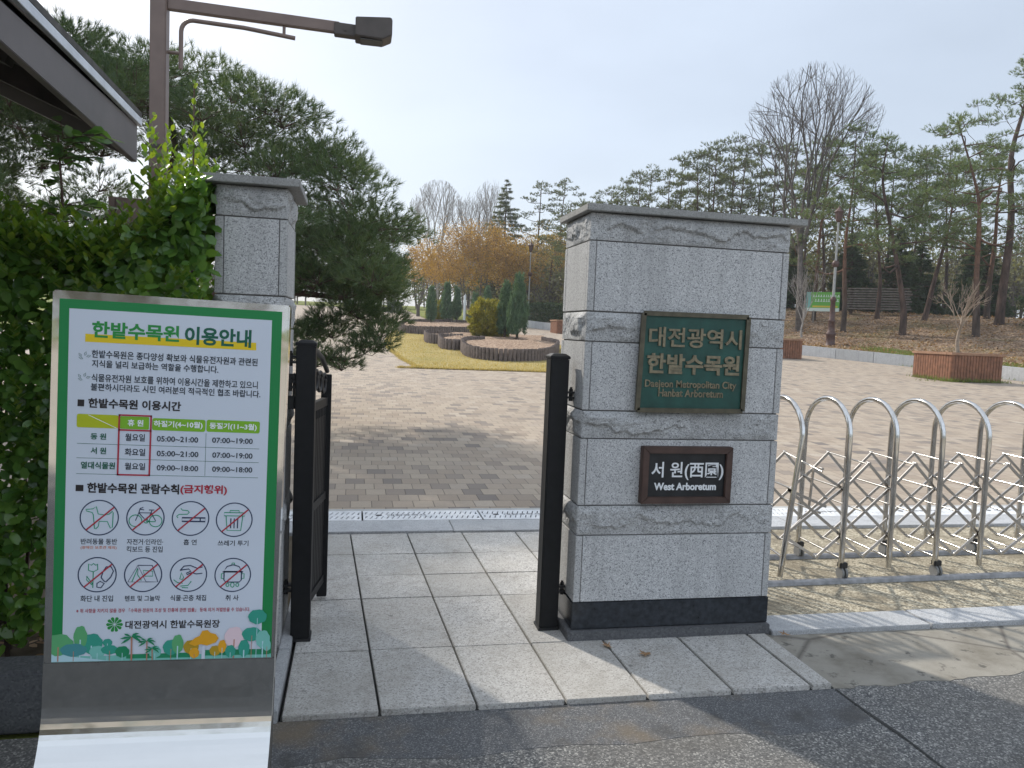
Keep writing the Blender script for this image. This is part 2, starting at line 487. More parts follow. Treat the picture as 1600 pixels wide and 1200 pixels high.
M['yellow'] = leafmat('yellow_spring_leaf', [(.26,.14,.035), (.36,.21,.04), (.43,.29,.05)], .4, .6, .5, 1.1)
M['olive'] = leafmat('olive_spring_leaf', [(.22,.14,.05), (.29,.20,.06), (.36,.27,.08)], .4, .6, .5, 1.1)
M['shrub'] = leafmat('dark_shrub_leaf', [(.024,.045,.02), (.045,.075,.03), (.08,.11,.045)], .25, .6, .8, 1.4)
M['thicket'] = leafmat('thicket_leaf', [(.09,.085,.055), (.13,.13,.075), (.18,.185,.10)], .3, .7, .25, 1.2)
M['litter'] = leafmat('dry_leaf', [(.15,.085,.045), (.28,.17,.095), (.42,.30,.19)], .2, .8, 1., 1.2)
M['blade'] = leafmat('grass_blade', [(.10,.14,.03), (.18,.22,.05)], .3, .7, 2., 1.2)

def flat(name, c, rough=.5, spec=.35):
    t = NT(name).set(rough, 0, spec)
    t.col(t.ramp(t.noise(3, 2), [(.3, tuple(x*.97 for x in c)), (.7, c)])); return t.mat

# ------------------------------------------------------------------ terrain
KY = [0,27,29.3,34.8,40,46,51.5,55.6,70,130]
KX = [24.2,24.2,24.0,22.1,19.9,16.6,13.6,12.75,12.2,12]
def kerbx(y): return np.interp(y, KY, KX)
def T(x, y):
    """height of the ground: flat at the gate, rising gently through the plaza, a mulched mound on the right"""
    x = np.asarray(x, float); y = np.asarray(y, float)
    yc = np.minimum(y, 130.)
    z = .03*np.maximum(0, np.minimum(yc, 25.)-6.6) + .045*np.maximum(0, yc-25.)
    k = kerbx(y); q = np.clip((x-k)/16., 0, 1); q = q*q*(3-2*q)
    return z + np.where((x > k) & (y > 12), .42+1.9*q, 0)
def Tz(x, y): return float(T(x, y))

def sheet(name, xs, ys, off, mat, xf=None, rough=0.):
    """a ground sheet over ys, between xf(y) limits (or xs) that follows the terrain"""
    V = []
    for y in ys:
        if xf:
            a, b = xf(y); X = np.linspace(a, b, len(xs))
        else: X = np.asarray(xs, float)
        z = T(X + (1e-4 if off > .015 and False else 0), np.full(len(X), y)) + off
        if rough: z = z + rough*(fbm(X*.9, np.full(len(X), y*.9), 5)-.45)
        V.append(np.stack([X, np.full(len(X), y), z], 1))
    V = np.concatenate(V); n = len(xs)
    F = [(j*n+i, j*n+i+1, (j+1)*n+i+1, (j+1)*n+i) for j in range(len(ys)-1) for i in range(n-1)]
    return struct(mesh_np(name, V, F, mat, smooth=True))

far_x = [-260,-150,-80,-50,-30,-20,-12,-6,-2,2,6,10,14,18,22,26,32,40,50,65,80,110,160,260]
far_y = [-120,-60,-30,-15,-5,0,3,6,12,18,25,32,40,50,60,70,80,95,110,130,160,220,280]
Tm = T
def T(x, y): return Tm(np.minimum(np.asarray(x, float)*0, 0), y)      # the base ground lies under the mound too
g = sheet('ground', far_x, far_y, -.12, M['grass'])
T = Tm
# plaza of concrete blocks
pl_y = [6.68,8,10,12,14,17,20,23,25,27,29.3,32,34.8,37,40,43,46,49,51.5,54,57,60,65,70,76,84,95]
sheet('plaza_paving', list(range(16)), pl_y, 0., M['paver'], lambda y: (-14., float(kerbx(y))-.02 if y < 57 else min(float(kerbx(y))-.02, 12.)))
# mulched mound under the pines
mo_y = [12,14,17,20,22,24,26,27,28,29.3,31,33,34.8,37,40,43,46,49,51.5,54,57,60,65,70,76,84,95,110]
def mound_off():
    V = []; n = 40
    for y in mo_y:
        k = float(kerbx(y)); s_ = np.linspace(0, 1, n)**1.7
        X = k+.20+s_*70; Y = np.full(n, y)
        z = T(X, Y)+.03+.30*(fbm(X*.55, Y*.55, 3)-.45)*np.clip((X-k-.3)/2, 0, 1)
        V.append(np.stack([X, Y, z], 1))
    V = np.concatenate(V)
    F = [(j*n+i, j*n+i+1, (j+1)*n+i+1, (j+1)*n+i) for j in range(len(mo_y)-1) for i in range(n-1)]
    return struct(mesh_np('mulch_mound', V, F, M['mulch'], smooth=True))
mound_off()
# green verge beyond the flower beds and the far lawn
sheet('far_lawn', list(range(8)), [57,59,62,66,70,75,80,86,95], .03, M['grass'], lambda y: (5.7+.004*(y-57), 12.2))
# dry lawn round the beds
LAWN_L = ([21.6,25,29.4,33,39.7,43.9,48,53,56], [1.78,1.48,1.23,1.26,1.8,2.35,3.4,5.2,7.0])
LAWN_R = ([21.6,26,32,38,44,50,56], [9.4,9.5,9.6,9.5,9.2,8.6,7.6])
sheet('dry_lawn', list(range(10)), [21.6,22.2,24,26,28,29.4,31,33,36,39.7,42,43.9,46,48,50.5,53,56], .025, M['lawn'],
      lambda y: (float(np.interp(y, *LAWN_L)), float(np.interp(y, *LAWN_R))))

# the near ground
def quad(name, pts, z, mat):
    mb = MB(); n = len(pts)      # a slab with sides, so nothing shows through at its edges
    mb.add([(x, y, z) for x, y in pts]+[(x, y, -.09) for x, y in pts], [tuple(range(n))]+[(i, n+i, n+(i+1) % n, (i+1) % n) for i in range(n)])
    return struct(mb.build(name, mat, recalc=True))
# road: coarse asphalt, a smoother darker strip along the gate, a saw-cut seam to the right
quad('road', [(-40,-4.2),(40,-4.2),(40,3.6),(2.255,3.6),(2.255,3.128),(-.9,3.128),(-40,3.128)], -.026, M['asphalt'])
edge_y = [2.80 + .025*math.sin(i*1.9) + .012*math.sin(i*5.1) for i in range(15)]
quad('road_patch', [(-.9+.224*i, edge_y[i]) for i in range(15)] + [(2.252, 2.86), (2.26, 3.13), (-.9, 3.13)], -.0245, M['asphalt_patch'])
mb = MB(); P_ = [(2.262,3.12),(2.27,2.9),(2.285,2.7),(2.28,2.45),(2.30,2.2),(2.30,1.6),(2.31,.5)]
for i, (a, b) in enumerate(zip(P_, P_[1:])):
    wd = .006+.003*(i % 2)
    mb.add([(a[0]-wd,a[1],-.0225),(a[0]+wd,a[1],-.0225),(b[0]+wd,b[1],-.0225),(b[0]-wd,b[1],-.0225)], [(3,2,1,0)])
struct(mb.build('road_seam', M['bed']))
# worn concrete in front of the flush kerb: ragged lower edge
rr = random.Random(8)
rag = [(2.262,3.135)] + [(2.36+.045*i, 3.13+.0012*i*1.6+.012*math.sin(i*.9)+rr.uniform(-.009,.009)) for i in range(124)]
quad('concrete_margin', rag + [(8.0,3.78),(2.2,3.78)], -.0235, M['concrete'])
quad('far_pavement', [(-60,-45),(60,-45),(60,-4.21),(-60,-4.21)], -.02, plain('pale_concrete_paving', (.40,.36,.30), .9, 0, .2, .25, 1.2))
quad('sandy_strip', [(2.2,3.9),(30,3.9),(30,5.93),(2.0,5.93)], -.012, M['sand'])
quad('soil_bed', [(-14,3.5),(-.30,3.5),(-.30,6.62),(-.6,6.7),(-14,6.7)], -.014, M['soil'])
# flush granite kerb right of the pier
mb = MB(); x = 2.30
for i, L in enumerate([1.02,.96,1.0,1.0,1.0,1.0,1.0]):
    mb.box(x+.004, x+L-.004, 3.757, 3.985, -.08, .002+.003*(i % 2)); x += L
struct(mb.build('granite_kerb_strip', M['granite_kerb'], bevel=.004))

# granite paving of the gateway: slabs with open joints over a dark bed
mb = MB(); mb.box(-.262, 2.262, 3.135, 5.905, -.1, -.022)
struct(mb.build('paving_bed', M['bed']))
random.seed(4)
mb = MB()
xs_f = [-.26,.14,.55,.945,1.325,1.74,2.14,2.255]
xs_b = [-.26,.0,.43,.86,1.29,1.73,2.14,2.255]
rows = [(3.13,3.745),(3.745,4.47),(4.47,4.90),(4.90,5.36),(5.36,5.90)]
for r, (ya, yb) in enumerate(rows):
    for i in range(7):
        if i == 6 and r > 0: continue
        def xa(k, y):
            tt = (y-3.13)/2.77
            return xs_f[k]+(xs_b[k]-xs_f[k])*tt
        gx = .0045 if i % 2 else .006; gy = .0022+.001*random.random()
        z = -.001+random.uniform(-.002,.002)
        P = [(xa(i,ya)+gx, ya+gy),(xa(i+1,ya)-gx, ya+gy),(xa(i+1,yb)-gx, yb-gy),(xa(i,yb)+gx, yb-gy)]
        tl = [random.uniform(-.0015,.0015) for _ in range(4)]
        mb.add([(x,y,-.05) for x,y in P]+[(x,y,z+d) for (x,y),d in zip(P,tl)], [(3,2,1,0),(4,5,6,7),(0,1,5,4),(1,2,6,5),(2,3,7,6),(3,0,4,7)])
struct(mb.build('granite_paving', M['granite_slab'], bevel=.003))
# upright kerb edge left of the gateway and the raised kerb of the hedge bed
k1 = MB(); k1.box(-.325,-.272,3.12,3.72,-.1,.03); k1.box(-.325,-.272,3.73,5.9,-.1,.03)
tag(k1.build('edging_kerb', M['granite_kerb'], bevel=.004), 'thin granite edging kerb beside the left edge of the gateway slabs', 'kerb')
k2 = MB(); x = -9.6
while x < -.40:
    L = min(1.0, -.34-x); k2.box(x+.004, x+L-.004, 3.30, 3.48, -.1, .155); x += 1.0
tag(k2.build('hedge_kerb', M['stone_grey'], bevel=.01), 'dark raised stone kerb in front of the hedge, behind the notice board', 'kerb')

# drain channel: granite edging, slotted grates, concrete haunch
mb = MB(); x = -1.2
for i in range(9):
    mb.box(x+.003, x+1.0-.003, 5.915, 6.255, -.1, .012+.002*(i % 2)); x += 1.0
struct(mb.build('drain_edging', M['granite_kerb'], bevel=.004))
quad('drain_haunch', [(-1.5,6.60),(30,6.60),(30,6.685),(-1.5,6.685)], .006, plain('drain_concrete', (.38,.38,.37), .85, 0, .2, .15, 9))
quad('drain_pit', [(-1.5,6.24),(30,6.24),(30,6.61),(-1.5,6.61)], -.009, M['bed'])
M['grate'] = plain('pale_grate', (.60,.61,.62), .6, .1, None, .15, 9)
M['ink'] = flat('dark_ink', (.05,.05,.055), .8)

# ------------------------------------------------------------------ lettering
_tc = {}
def text2d(s, bold=0.):
    """flat triangles of a line of writing, in the unit of its bounding box (0..1, 0..1), and the aspect"""
    k = (s, bold)
    if k in _tc: return _tc[k]
    cu = bpy.data.curves.new('lettering', 'FONT'); cu.body = s; cu.size = 1; cu.resolution_u = 3; cu.offset = bold
    ob = bpy.data.objects.new('lettering', cu); COL.objects.link(ob)
    dg = bpy.context.evaluated_depsgraph_get(); dg.update()
    me = bpy.data.meshes.new_from_object(ob.evaluated_get(dg))
    V = np.array([v.co[:2] for v in me.vertices]); F = [tuple(p.vertices) for p in me.polygons]
    bpy.data.objects.remove(ob); bpy.data.curves.remove(cu); bpy.data.meshes.remove(me)
    lo, hi = V.min(0), V.max(0)
    _tc[k] = ((V-lo)/(hi-lo), F)
    return _tc[k]

def put_text(mb, s, u0, u1, v0, h, fn, mi=0, bold=0.):
    V, F = text2d(s, bold)
    mb.add([fn(u0+(u1-u0)*a, v0+h*b) for a, b in V], F, mi)

def put_text_raised(mb, s, u0, u1, v0, h, fn, d, mi=0, bold=0.):
    """fn(u,v,d): raised letters with sides"""
    V, F = text2d(s, bold)
    n = len(V)
    P = [(u0+(u1-u0)*a, v0+h*b) for a, b in V]
    cnt = {}
    for f in F:
        for a, b in zip(f, f[1:]+f[:1]): cnt[(a, b)] = cnt.get((a, b), 0)+1
    sides = [(a, b, n+b, n+a) for (a, b) in cnt if (b, a) not in cnt]
    mb.add([fn(u, v, 0) for u, v in P]+[fn(u, v, d) for u, v in P], [tuple(n+i for i in f) for f in F]+sides, mi)

# grates
def grate(i, x0, label):
    root = thing('drain_grate', label, 'drain grate', (x0, 6.43, 0), 'slotted drain grates across the gateway')
    mb = MB(); L = .985; y0, y1 = 6.268, 6.592; z0, z1 = -.006, .012
    ns = 22; sw = .011
    # frame bars and cross bars left between two rows of slanted slots
    mb.box(x0, x0+L, y0, y0+.05, z0, z1); mb.box(x0, x0+L, y1-.05, y1, z0, z1); mb.box(x0, x0+L, 6.405, 6.455, z0, z1)
    for k in range(ns+1):
        xa = x0 + L*k/ns
        wd = L/ns - sw
        for ya, yb in ((y0+.05, 6.405), (6.455, y1-.05)):
            sl = .012
            a0, a1 = max(x0, xa-wd/2), min(x0+L, xa+wd/2)
            mb.prism([(a0-sl*(0 < k < ns), ya), (a1-sl*(0 < k < ns), ya), (a1+sl*(0 < k < ns), yb), (a0+sl*(0 < k < ns), yb)], lambda a, b, d: (a, b, d), z0, z1)
    mb.build('slotted_panel', M['grate'], root, root.location)
    tx = MB(); fn = lambda u, v: (u, v, .0145)
    tx.add([fn(x0+.13+.028*math.cos(q*.7854), 6.43+.022*math.sin(q*.7854)) for q in range(8)], [tuple(range(8))])
    tx.build('emblem', M['ink'], root, root.location); tx = MB()
    put_text(tx, '대전광역시', x0+.20, x0+.52, 6.412, .036, fn, 0, .02)
    tx.build('lettering', M['ink'], root, root.location)
gl = ['slotted drain grate half hidden behind the black gate leaf', 'slotted drain grate in the gateway, next to the open gate leaf', 'slotted drain grate in the gateway, next to the big granite pier',
      'slotted drain grate just right of the big granite pier, behind the folding barrier', 'slotted drain grate behind the second and third hoops of the barrier', 'slotted drain grate behind the fourth hoop of the barrier', 'slotted drain grate at the right edge of the picture, behind the last hoops']
for i, x0 in enumerate([-.90, .10, 1.10, 3.1, 4.1, 5.1, 6.1]):
    if i == 0: x0 = -.90
    grate(i, x0, gl[i])
grate(9, 2.10, 'slotted drain grate hidden behind the big granite pier')

# ------------------------------------------------------------------ granite gate piers
def rock_band(mb, x0, x1, y0, y1, z0, z1, seed, amp=.021, sides='flr'):
    """a course with rock-faced (split) front, left and right sides"""
    step = .0075
    def face(L, org, du, nrm, sd):
        nu = max(6, int(L/step)); nv = 20
        u = np.linspace(0, L, nu); v = np.linspace(0, z1-z0, nv)
        U, Vv = np.meshgrid(u, v)
        H = z1-z0
        edge = np.minimum(np.minimum(U, L-U)/.04, np.minimum(Vv, H-Vv)/.03); edge = np.clip(edge, 0, 1)**.7
        # split face: proud parts break off along short jagged ledges, with chips and facets between them
        wx = U+.05*fbm(U*9, Vv*9, seed+60)
        cv = H*(.12+1.0*(fbm(wx*5.5+seed, U*0+sd, seed+2, 4)-.2))+H*.16*(np.floor(vnoise(U*22, U*0, seed+sd+3)*4)/4-.4)+H*.10*(vnoise(U*60, Vv*20, seed+4)-.5)
        msk = np.clip((vnoise(U*6.5+3, U*0, seed+sd+12)-.30)*6, 0, 1)
        t1 = np.clip((Vv-cv)/.010, 0, 1)
        fac = fbm(U*10, Vv*13, seed+sd+40, 4); fc = np.floor(fac*8)/8
        c2 = H*(.75-.9*(fbm(wx*4+9, U*0+sd, seed+17, 3)-.2)); t2 = np.clip((Vv-c2)/.012, 0, 1)*np.clip((vnoise(U*5, U*0, seed+sd+19)-.45)*6, 0, 1)
        upp = .72-.40*np.clip((Vv-cv)/(H*.9), 0, 1)
        d = edge*amp*(msk*(t1*upp)+.22*t2+.15+1.0*(fc-.40)+.4*(fac-.45))+edge*.008*(fbm(U*45, Vv*45, seed+sd+50, 2)-.4)
        d = np.maximum(d, .0006*edge)
        P = np.array(org)+U[..., None]*np.array(du)+Vv[..., None]*np.array((0,0,1))+d[..., None]*np.array(nrm)
        vs = P.reshape(-1, 3)
        fs = [(j*nu+i, j*nu+i+1, (j+1)*nu+i+1, (j+1)*nu+i) for j in range(nv-1) for i in range(nu-1)]
        mb.add(vs, fs, 0, False)
    face(x1-x0, (x0,y0,z0), (1,0,0), (0,-1,0), 1)
    face(y1-y0, (x0,y1,z0), (0,-1,0), (-1,0,0), 2)
    face(y1-y0, (x1,y0,z0), (0,1,0), (1,0,0), 3)
    mb.add([(x0,y1,z0),(x1,y1,z0),(x1,y1,z1),(x0,y1,z1),(x0,y0,z0),(x1,y0,z0),(x1,y0,z1),(x0,y0,z1)],
           [(1,0,3,2),(4,5,1,0),(3,2,6,7)])

def pier(label, x0, x1, y0, y1, courses, ztop, cap, base, seed, corner=.036):
    root = thing('gate_pier', label, 'gate pier', ((x0+x1)/2, (y0+y1)/2, 0))
    org = root.location
    core = MB(); core.box(x0+.012, x1-.012, y0+.012, y1-.012, .0, ztop-.002)
    core.build('mortar_core', M['mortar'], root, org)
    g = .0035
    # smooth courses: corner strips and face slabs with fine joints between them
    for z0, z1, kind in courses:
        if kind == 's':
            mb = MB()
            a0, a1 = z0+g, z1-g
            for cx0, cx1 in ((x0, x0+corner), (x1-corner, x1)):
                for cy0, cy1 in ((y0, y0+corner), (y1-corner, y1)):
                    mb.box(cx0, cx1, cy0, cy1, a0, a1)
            mb.box(x0+corner+g, x1-corner-g, y0+.001, y0+.03, a0, a1); mb.box(x0+corner+g, x1-corner-g, y1-.03, y1-.001, a0, a1)
            mb.box(x0+.001, x0+.03, y0+corner+g, y1-corner-g, a0, a1); mb.box(x1-.03, x1-.001, y0+corner+g, y1-corner-g, a0, a1)
            mb.build('smooth_course', M['granite'], root, org, bevel=.002)
        elif kind == 'r':
            mb = MB(); rock_band(mb, x0+.003, x1-.003, y0+.003, y1-.003, z0+g, z1-g, seed+int(z0*100))
            mb.build('rock_faced_band', M['granite_band'], root, org)
    if base:
        mb = MB(); mb.box(x0-.004, x1+.004, y0-.004, y1+.004, .05, base)
        mb.build('dark_plinth', M['black_stone'], root, org, bevel=.003)
        mb = MB(); mb.box(x0-.03, x1+.01, y0-.028, y1+.01, -.01, .046)
        mb.build('base_slab', M['stone_grey'], root, org, bevel=.004)
    mb = MB(); c = cap
    mb.box(x0-c[0], x1+c[1], y0-c[2], y1+c[2], ztop+.001, ztop+c[3])
    # slight weathering on the arris: low hipped top
    zt = ztop+c[3]
    mb.add([(x0-c[0]+.02,y0-c[2]+.02,zt+.0005),(x1+c[1]-.02,y0-c[2]+.02,zt+.0005),(x1+c[1]-.02,y1+c[2]-.02,zt+.0005),(x0-c[0]+.02,y1+c[2]-.02,zt+.0005),
            ((x0*2+x1)/3,(y0+y1)/2,zt+.012),((x0+x1*2)/3,(y0+y1)/2,zt+.012)], [(0,1,5,4),(1,2,5),(2,3,4,5),(3,0,4)])
    mb.build('cap_stone', M['granite_cap'], root, org, bevel=.003)
    return root

big = pier('wide granite gate pier carrying the green and black plaques', 1.152, 2.272, 3.777, 4.24,
     [(.192,.551,'s'),(.551,.710,'r'),(.710,1.063,'s'),(1.063,1.209,'r'),(1.209,1.566,'s'),(1.566,1.72,'r'),(1.72,2.08,'s'),(2.08,2.222,'r')],
     2.222, (.03,.075,.04,.036), .192, 3)
pier('narrow granite gate pier between the hedge and the notice board', -.648, -.325, 3.777, 4.24,
     [(-.02,.551,'s'),(.551,.710,'r'),(.710,1.063,'s'),(1.063,1.209,'r'),(1.209,1.566,'s'),(1.566,1.72,'r'),(1.72,2.08,'s'),(2.08,2.224,'r')],
     2.224, (.05,.055,.05,.038), 0, 11)

# ------------------------------------------------------------------ plaques on the big pier
YF = 3.777-.036
M['pl_green'] = plain('green_enamel', (.010,.060,.047), .45, 0, .4, .3, 10, .08)
M['pl_brass'] = plain('dull_brass', (.19,.16,.10), .5, .2, None, .3, 40, .15)
M['pl_rim'] = plain('dark_bronze_rim', (.085,.075,.05), .5, .4, None, .3, 20)
M['pl_black'] = plain('black_slate_plate', (.014,.015,.017), .35, 0, .4, .5, 14, .08)
M['pl_wood'] = plain('brown_plaque_frame', (.065,.038,.03), .55, 0, .35, .25, 10, .1)
M['pl_white'] = flat('white_lettering', (.72,.73,.74), .6)
root = thing('green_plaque', 'green metal plaque with raised brass lettering, upper plaque on the big pier', 'plaque', (1.738, YF, 1.472))
org = root.location
qa = [(1.438,1.220),(2.030,1.224),(2.035,1.725),(1.449,1.722)]
mb = MB(); mb.prism([(x, z) for x, z in qa], lambda a, b, d: (a, YF+.034-d, b), 0, .030); mb.build('plate', M['pl_green'], root, org, recalc=True)
mb = MB(); n = 4
for i in range(4):
    (xa, za), (xb, zb) = qa[i], qa[(i+1) % 4]
    mb.bar((xa, YF, za), (xb, YF, zb), .024, .016, 0, (0,1,0))
mb.build('rim', M['pl_rim'], root, org)
fn = lambda u, v, d: (u, YF+.0042-d, v)
mb = MB()
put_text_raised(mb, '대전광역시', 1.482, 2.002, 1.552, .103, fn, .009, 0, .018)
put_text_raised(mb, '한밭수목원', 1.478, 1.998, 1.412, .106, fn, .009, 0, .03)
put_text_raised(mb, 'Daejeon Metropolitan City', 1.474, 1.987, 1.330, .050, fn, .006, 0, .014)
put_text_raised(mb, 'Hanbat Arboretum', 1.550, 1.914, 1.293, .040, fn, .006, 0, .014)
mb.build('raised_lettering', M['pl_brass'], root, org)

root = thing('black_plaque', 'small black plaque in a brown frame, lower plaque on the big pier', 'plaque', (1.738, YF, .88))
org = root.location
x0, x1, z0, z1 = 1.482, 1.990, .727, 1.030
mb = MB(); mb.box(x0+.03, x1-.03, YF+.006, YF+.034, z0+.03, z1-.03); mb.build('plate', M['pl_black'], root, org)
mb = MB(); fw_ = .036
for poly in ([(x0,z0),(x1,z0),(x1-fw_,z0+fw_),(x0+fw_,z0+fw_)], [(x1,z0),(x1,z1),(x1-fw_,z1-fw_),(x1-fw_,z0+fw_)],
             [(x1,z1),(x0,z1),(x0+fw_,z1-fw_),(x1-fw_,z1-fw_)], [(x0,z1),(x0,z0),(x0+fw_,z0+fw_),(x0+fw_,z1-fw_)]):
    mb.prism(poly, lambda a, b, d: (a, YF+.034-d, b), 0, .045)
mb.build('frame', M['pl_wood'], root, org, bevel=.003)
fn = lambda u, v, d: (u, YF+.0062-d, v)
mb = MB()
put_text_raised(mb, '서 원(西園)', 1.538, 1.946, .852, .096, fn, .003, 0, .012)
put_text_raised(mb, 'West Arboretum', 1.556, 1.908, .797, .040, fn, .003, 0, .03)
mb.build('painted_lettering', M['pl_white'], root, org)

# ------------------------------------------------------------------ notice board
RX = math.radians(1.35)
sign = thing('notice_board', 'stainless steel notice board with green bordered Korean visitor rules', 'notice board', (-.527, 2.2, 0), None, (0, RX, 0))
L0 = (0, 0, 0)
U0, U1, DEP = -.287, .309, .062
ZB = 1.15
mb = MB()      # the board box
mb.box(U0, U1, 0, DEP, .575, ZB+.5035)
mb.build('steel_housing', M['mirror'], sign, L0, bevel=.004)
prof = [(-.0008,.655),(-.0008,.545)]
a = 0; y, z = -.0008, .545
while z > .02:
    a = min(math.radians(48), a+math.radians(2.6 if z > .34 else 1.8)); st = .014
    y -= st*math.sin(a); z -= st*math.cos(a); prof.append((y, max(z, .006)))
mb = MB()
fr = [(y, z) for y, z in prof]
for s_ in range(len(fr)-1):
    (ya, za), (yb, zb) = fr[s_], fr[s_+1]
    mb.add([(U0,ya,za),(U1,ya,za),(U1,yb,zb),(U0,yb,zb)], [(0,3,2,1)], 0, True)
mb.build('curved_apron', M['mirror'], sign, L0)
mb = MB()
for u in (U0+.001, U1-.003):
    poly = [(y+.002, z) for y, z in fr]+[(DEP, .006), (DEP, .574)]
    mb.prism(poly, lambda a, b, d, u=u: (u+d, a, b), 0, .002)
mb.box(U0, U1, DEP-.003, DEP, .006, .573); mb.box(U0+.004, U1-.004, fr[-1][0], DEP-.004, .001, .006)
mb.build('side_plates', M['steel'], sign, L0)

ink = {'g': flat('print_green', (.022,.25,.05)), 't': flat('print_dark_green', (.008,.105,.062)), 'k': flat('print_dark', (.020,.030,.045)),
       'b': flat('print_black', (.022,.018,.020)), 'w': flat('print_white', (.80,.83,.85)), 'r': flat('print_red', (.40,.022,.045)),
       'o': flat('print_orange', (.55,.17,.08)), 'y': flat('print_yellow', (.72,.52,.012)), 'l': flat('print_lime', (.42,.47,.012)),
       'm': flat('print_leaf_green', (.19,.42,.022)), 'n': flat('print_navy', (.028,.045,.10)), 'e': flat('print_teal', (.03,.30,.17)),
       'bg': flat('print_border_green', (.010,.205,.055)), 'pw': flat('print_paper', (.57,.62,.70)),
       'a1': flat('print_tree_teal', (.035,.30,.22)), 'a2': flat('print_tree_green', (.10,.36,.15)), 'a3': flat('print_tree_mist', (.18,.48,.42)),
       'a4': flat('print_tree_orange', (.70,.34,.018)), 'a5': flat('print_tree_pink', (.72,.56,.60)), 'a6': flat('print_trunk', (.42,.20,.14)),
       'a7': flat('print_tree_deep', (.014,.22,.10)), 'a8': flat('print_tree_olive', (.42,.27,.02)), 'a9': flat('print_pale_blue', (.42,.62,.68)), 'ab': flat('print_blue_green', (.06,.25,.27))}
IK = list(ink); IM = [ink[k] for k in IK]; ix = {k: i for i, k in enumerate(IK)}
LAY = [0.0]
def fz(layer): return lambda u, v: (u/1000., -.0012-.0004*layer, ZB+v/1000.)
poster = MB()
poster.add([fz(0)(*p) for p in ((-269,482),(289,485),(300,-491),(-266,-492))], [(3,2,1,0)], ix['bg'])
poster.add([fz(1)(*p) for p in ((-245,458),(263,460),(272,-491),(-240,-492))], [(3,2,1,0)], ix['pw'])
poster = poster.build('poster', IM, sign, L0)

def strip(mb, pts, wd, layer, mi, closed=False):
    """flat printed line"""
    P = [Vector((x, y)) for x, y in pts]
    if closed: P.append(P[0])
    n = len(P); L_ = []; R_ = []
    for i in range(n):
        if closed: d = (P[(i+1) % (n-1)]-P[(i-1) % (n-1)])
        else: d = P[min(i+1,n-1)]-P[max(i-1,0)]
        if d.length < 1e-6: d = Vector((1,0))
        d.normalize(); nn = Vector((-d.y, d.x))*wd/2
        L_.append(P[i]+nn); R_.append(P[i]-nn)
    f = fz(layer)
    mb.add([f(*p) for p in L_+R_], [(i, n+i, n+i+1, i+1) for i in range(n-1)], mi)
def blob(mb, pts, layer, mi):
    f = fz(layer); mb.add([f(*p) for p in pts], [tuple(range(len(pts)-1,-1,-1))], mi)
def ell(cx, cy, rx, ry, n=20, wob=0, a0=0):
    return [(cx+rx*math.cos(2*math.pi*k/n+a0)*(1+wob*math.sin(k*2.4)), cy+ry*math.sin(2*math.pi*k/n+a0)*(1+wob*math.cos(k*1.9))) for k in range(n)]
def rrect(x0, y0, x1, y1, r):
    o = []
    for cx, cy, a in ((x1-r,y1-r,0),(x0+r,y1-r,90),(x0+r,y0+r,180),(x1-r,y0+r,270)):
        o += [(cx+r*math.cos(math.radians(a+q)), cy+r*math.sin(math.radians(a+q))) for q in (0,30,60,90)]
    return o

# heading
mb = MB(); blob(mb, [(-205,394),(224,396),(225,375),(-205,373)], 2, ix['y'])
put_text(mb, '한밭수목원', -189, 26, 385, 44, fz(3), ix['g'], .034)
put_text(mb, '이용안내', 40, 211, 381, 49, fz(3), ix['t'], .034)
mb.build('heading', IM, poster)
TXT = {'paragraph': [('한밭수목원은 종다양성 확보와 식물유전자원과 관련된', -188, 230, 332, 21, 'k'), ('지식을 널리 보급하는 역할을 수행합니다.', -187, 129, 307, 20, 'k'),
    ('식물유전자원 보호를 위하여 이용시간을 제한하고 있으니', -187, 233, 269, 21, 'k'), ('불편하시더라도 시민 여러분의 적극적인 협조 바랍니다.', -188, 241, 245, 20, 'k')],
  'subheading': [('한밭수목원 이용시간', -193, 37, 199, 26, 'b')],
  'rules_subheading': [('한밭수목원 관람수칙', -190, 40, -29, 28, 'b'), ('(금지행위)', 43, 164, -29, 28, 'r')],
  'timetable': [('휴 원', -95, -56, 154, 18, 'w'), ('하절기(4~10월)', -30, 94, 152, 20, 'w'), ('동절기(11~3월)', 112, 235, 152, 20, 'w'),
    ('동 원', -185, -147, 115, 17, 't'), ('월요일', -100, -51, 114, 20, 'k'), ('05:00~21:00', -21, 84, 115, 15, 'k'), ('07:00~19:00', 120, 226, 116, 15, 'k'),
    ('서 원', -184, -146, 76, 18, 't'), ('화요일', -100, -49, 74, 20, 'k'), ('05:00~21:00', -20, 86, 75, 15, 'k'), ('07:00~19:00', 122, 227, 75, 15, 'k'),
    ('열대식물원', -207, -123, 36, 19, 't'), ('월요일', -99, -48, 36, 19, 'k'), ('09:00~18:00', -19, 87, 36, 15, 'k'), ('09:00~18:00', 123, 228, 36, 15, 'k')],
  'footnote': [('※ 위 사항을 지키지 않을 경우 「수목원·정원의 조성 및 진흥에 관한 법률」 등에 의거 처벌받을 수 있습니다.', -208, 238, -357, 12, 'r')]}
BOLD = {'paragraph': .016, 'subheading': .032, 'rules_subheading': .034, 'timetable': .016, 'footnote': .010}
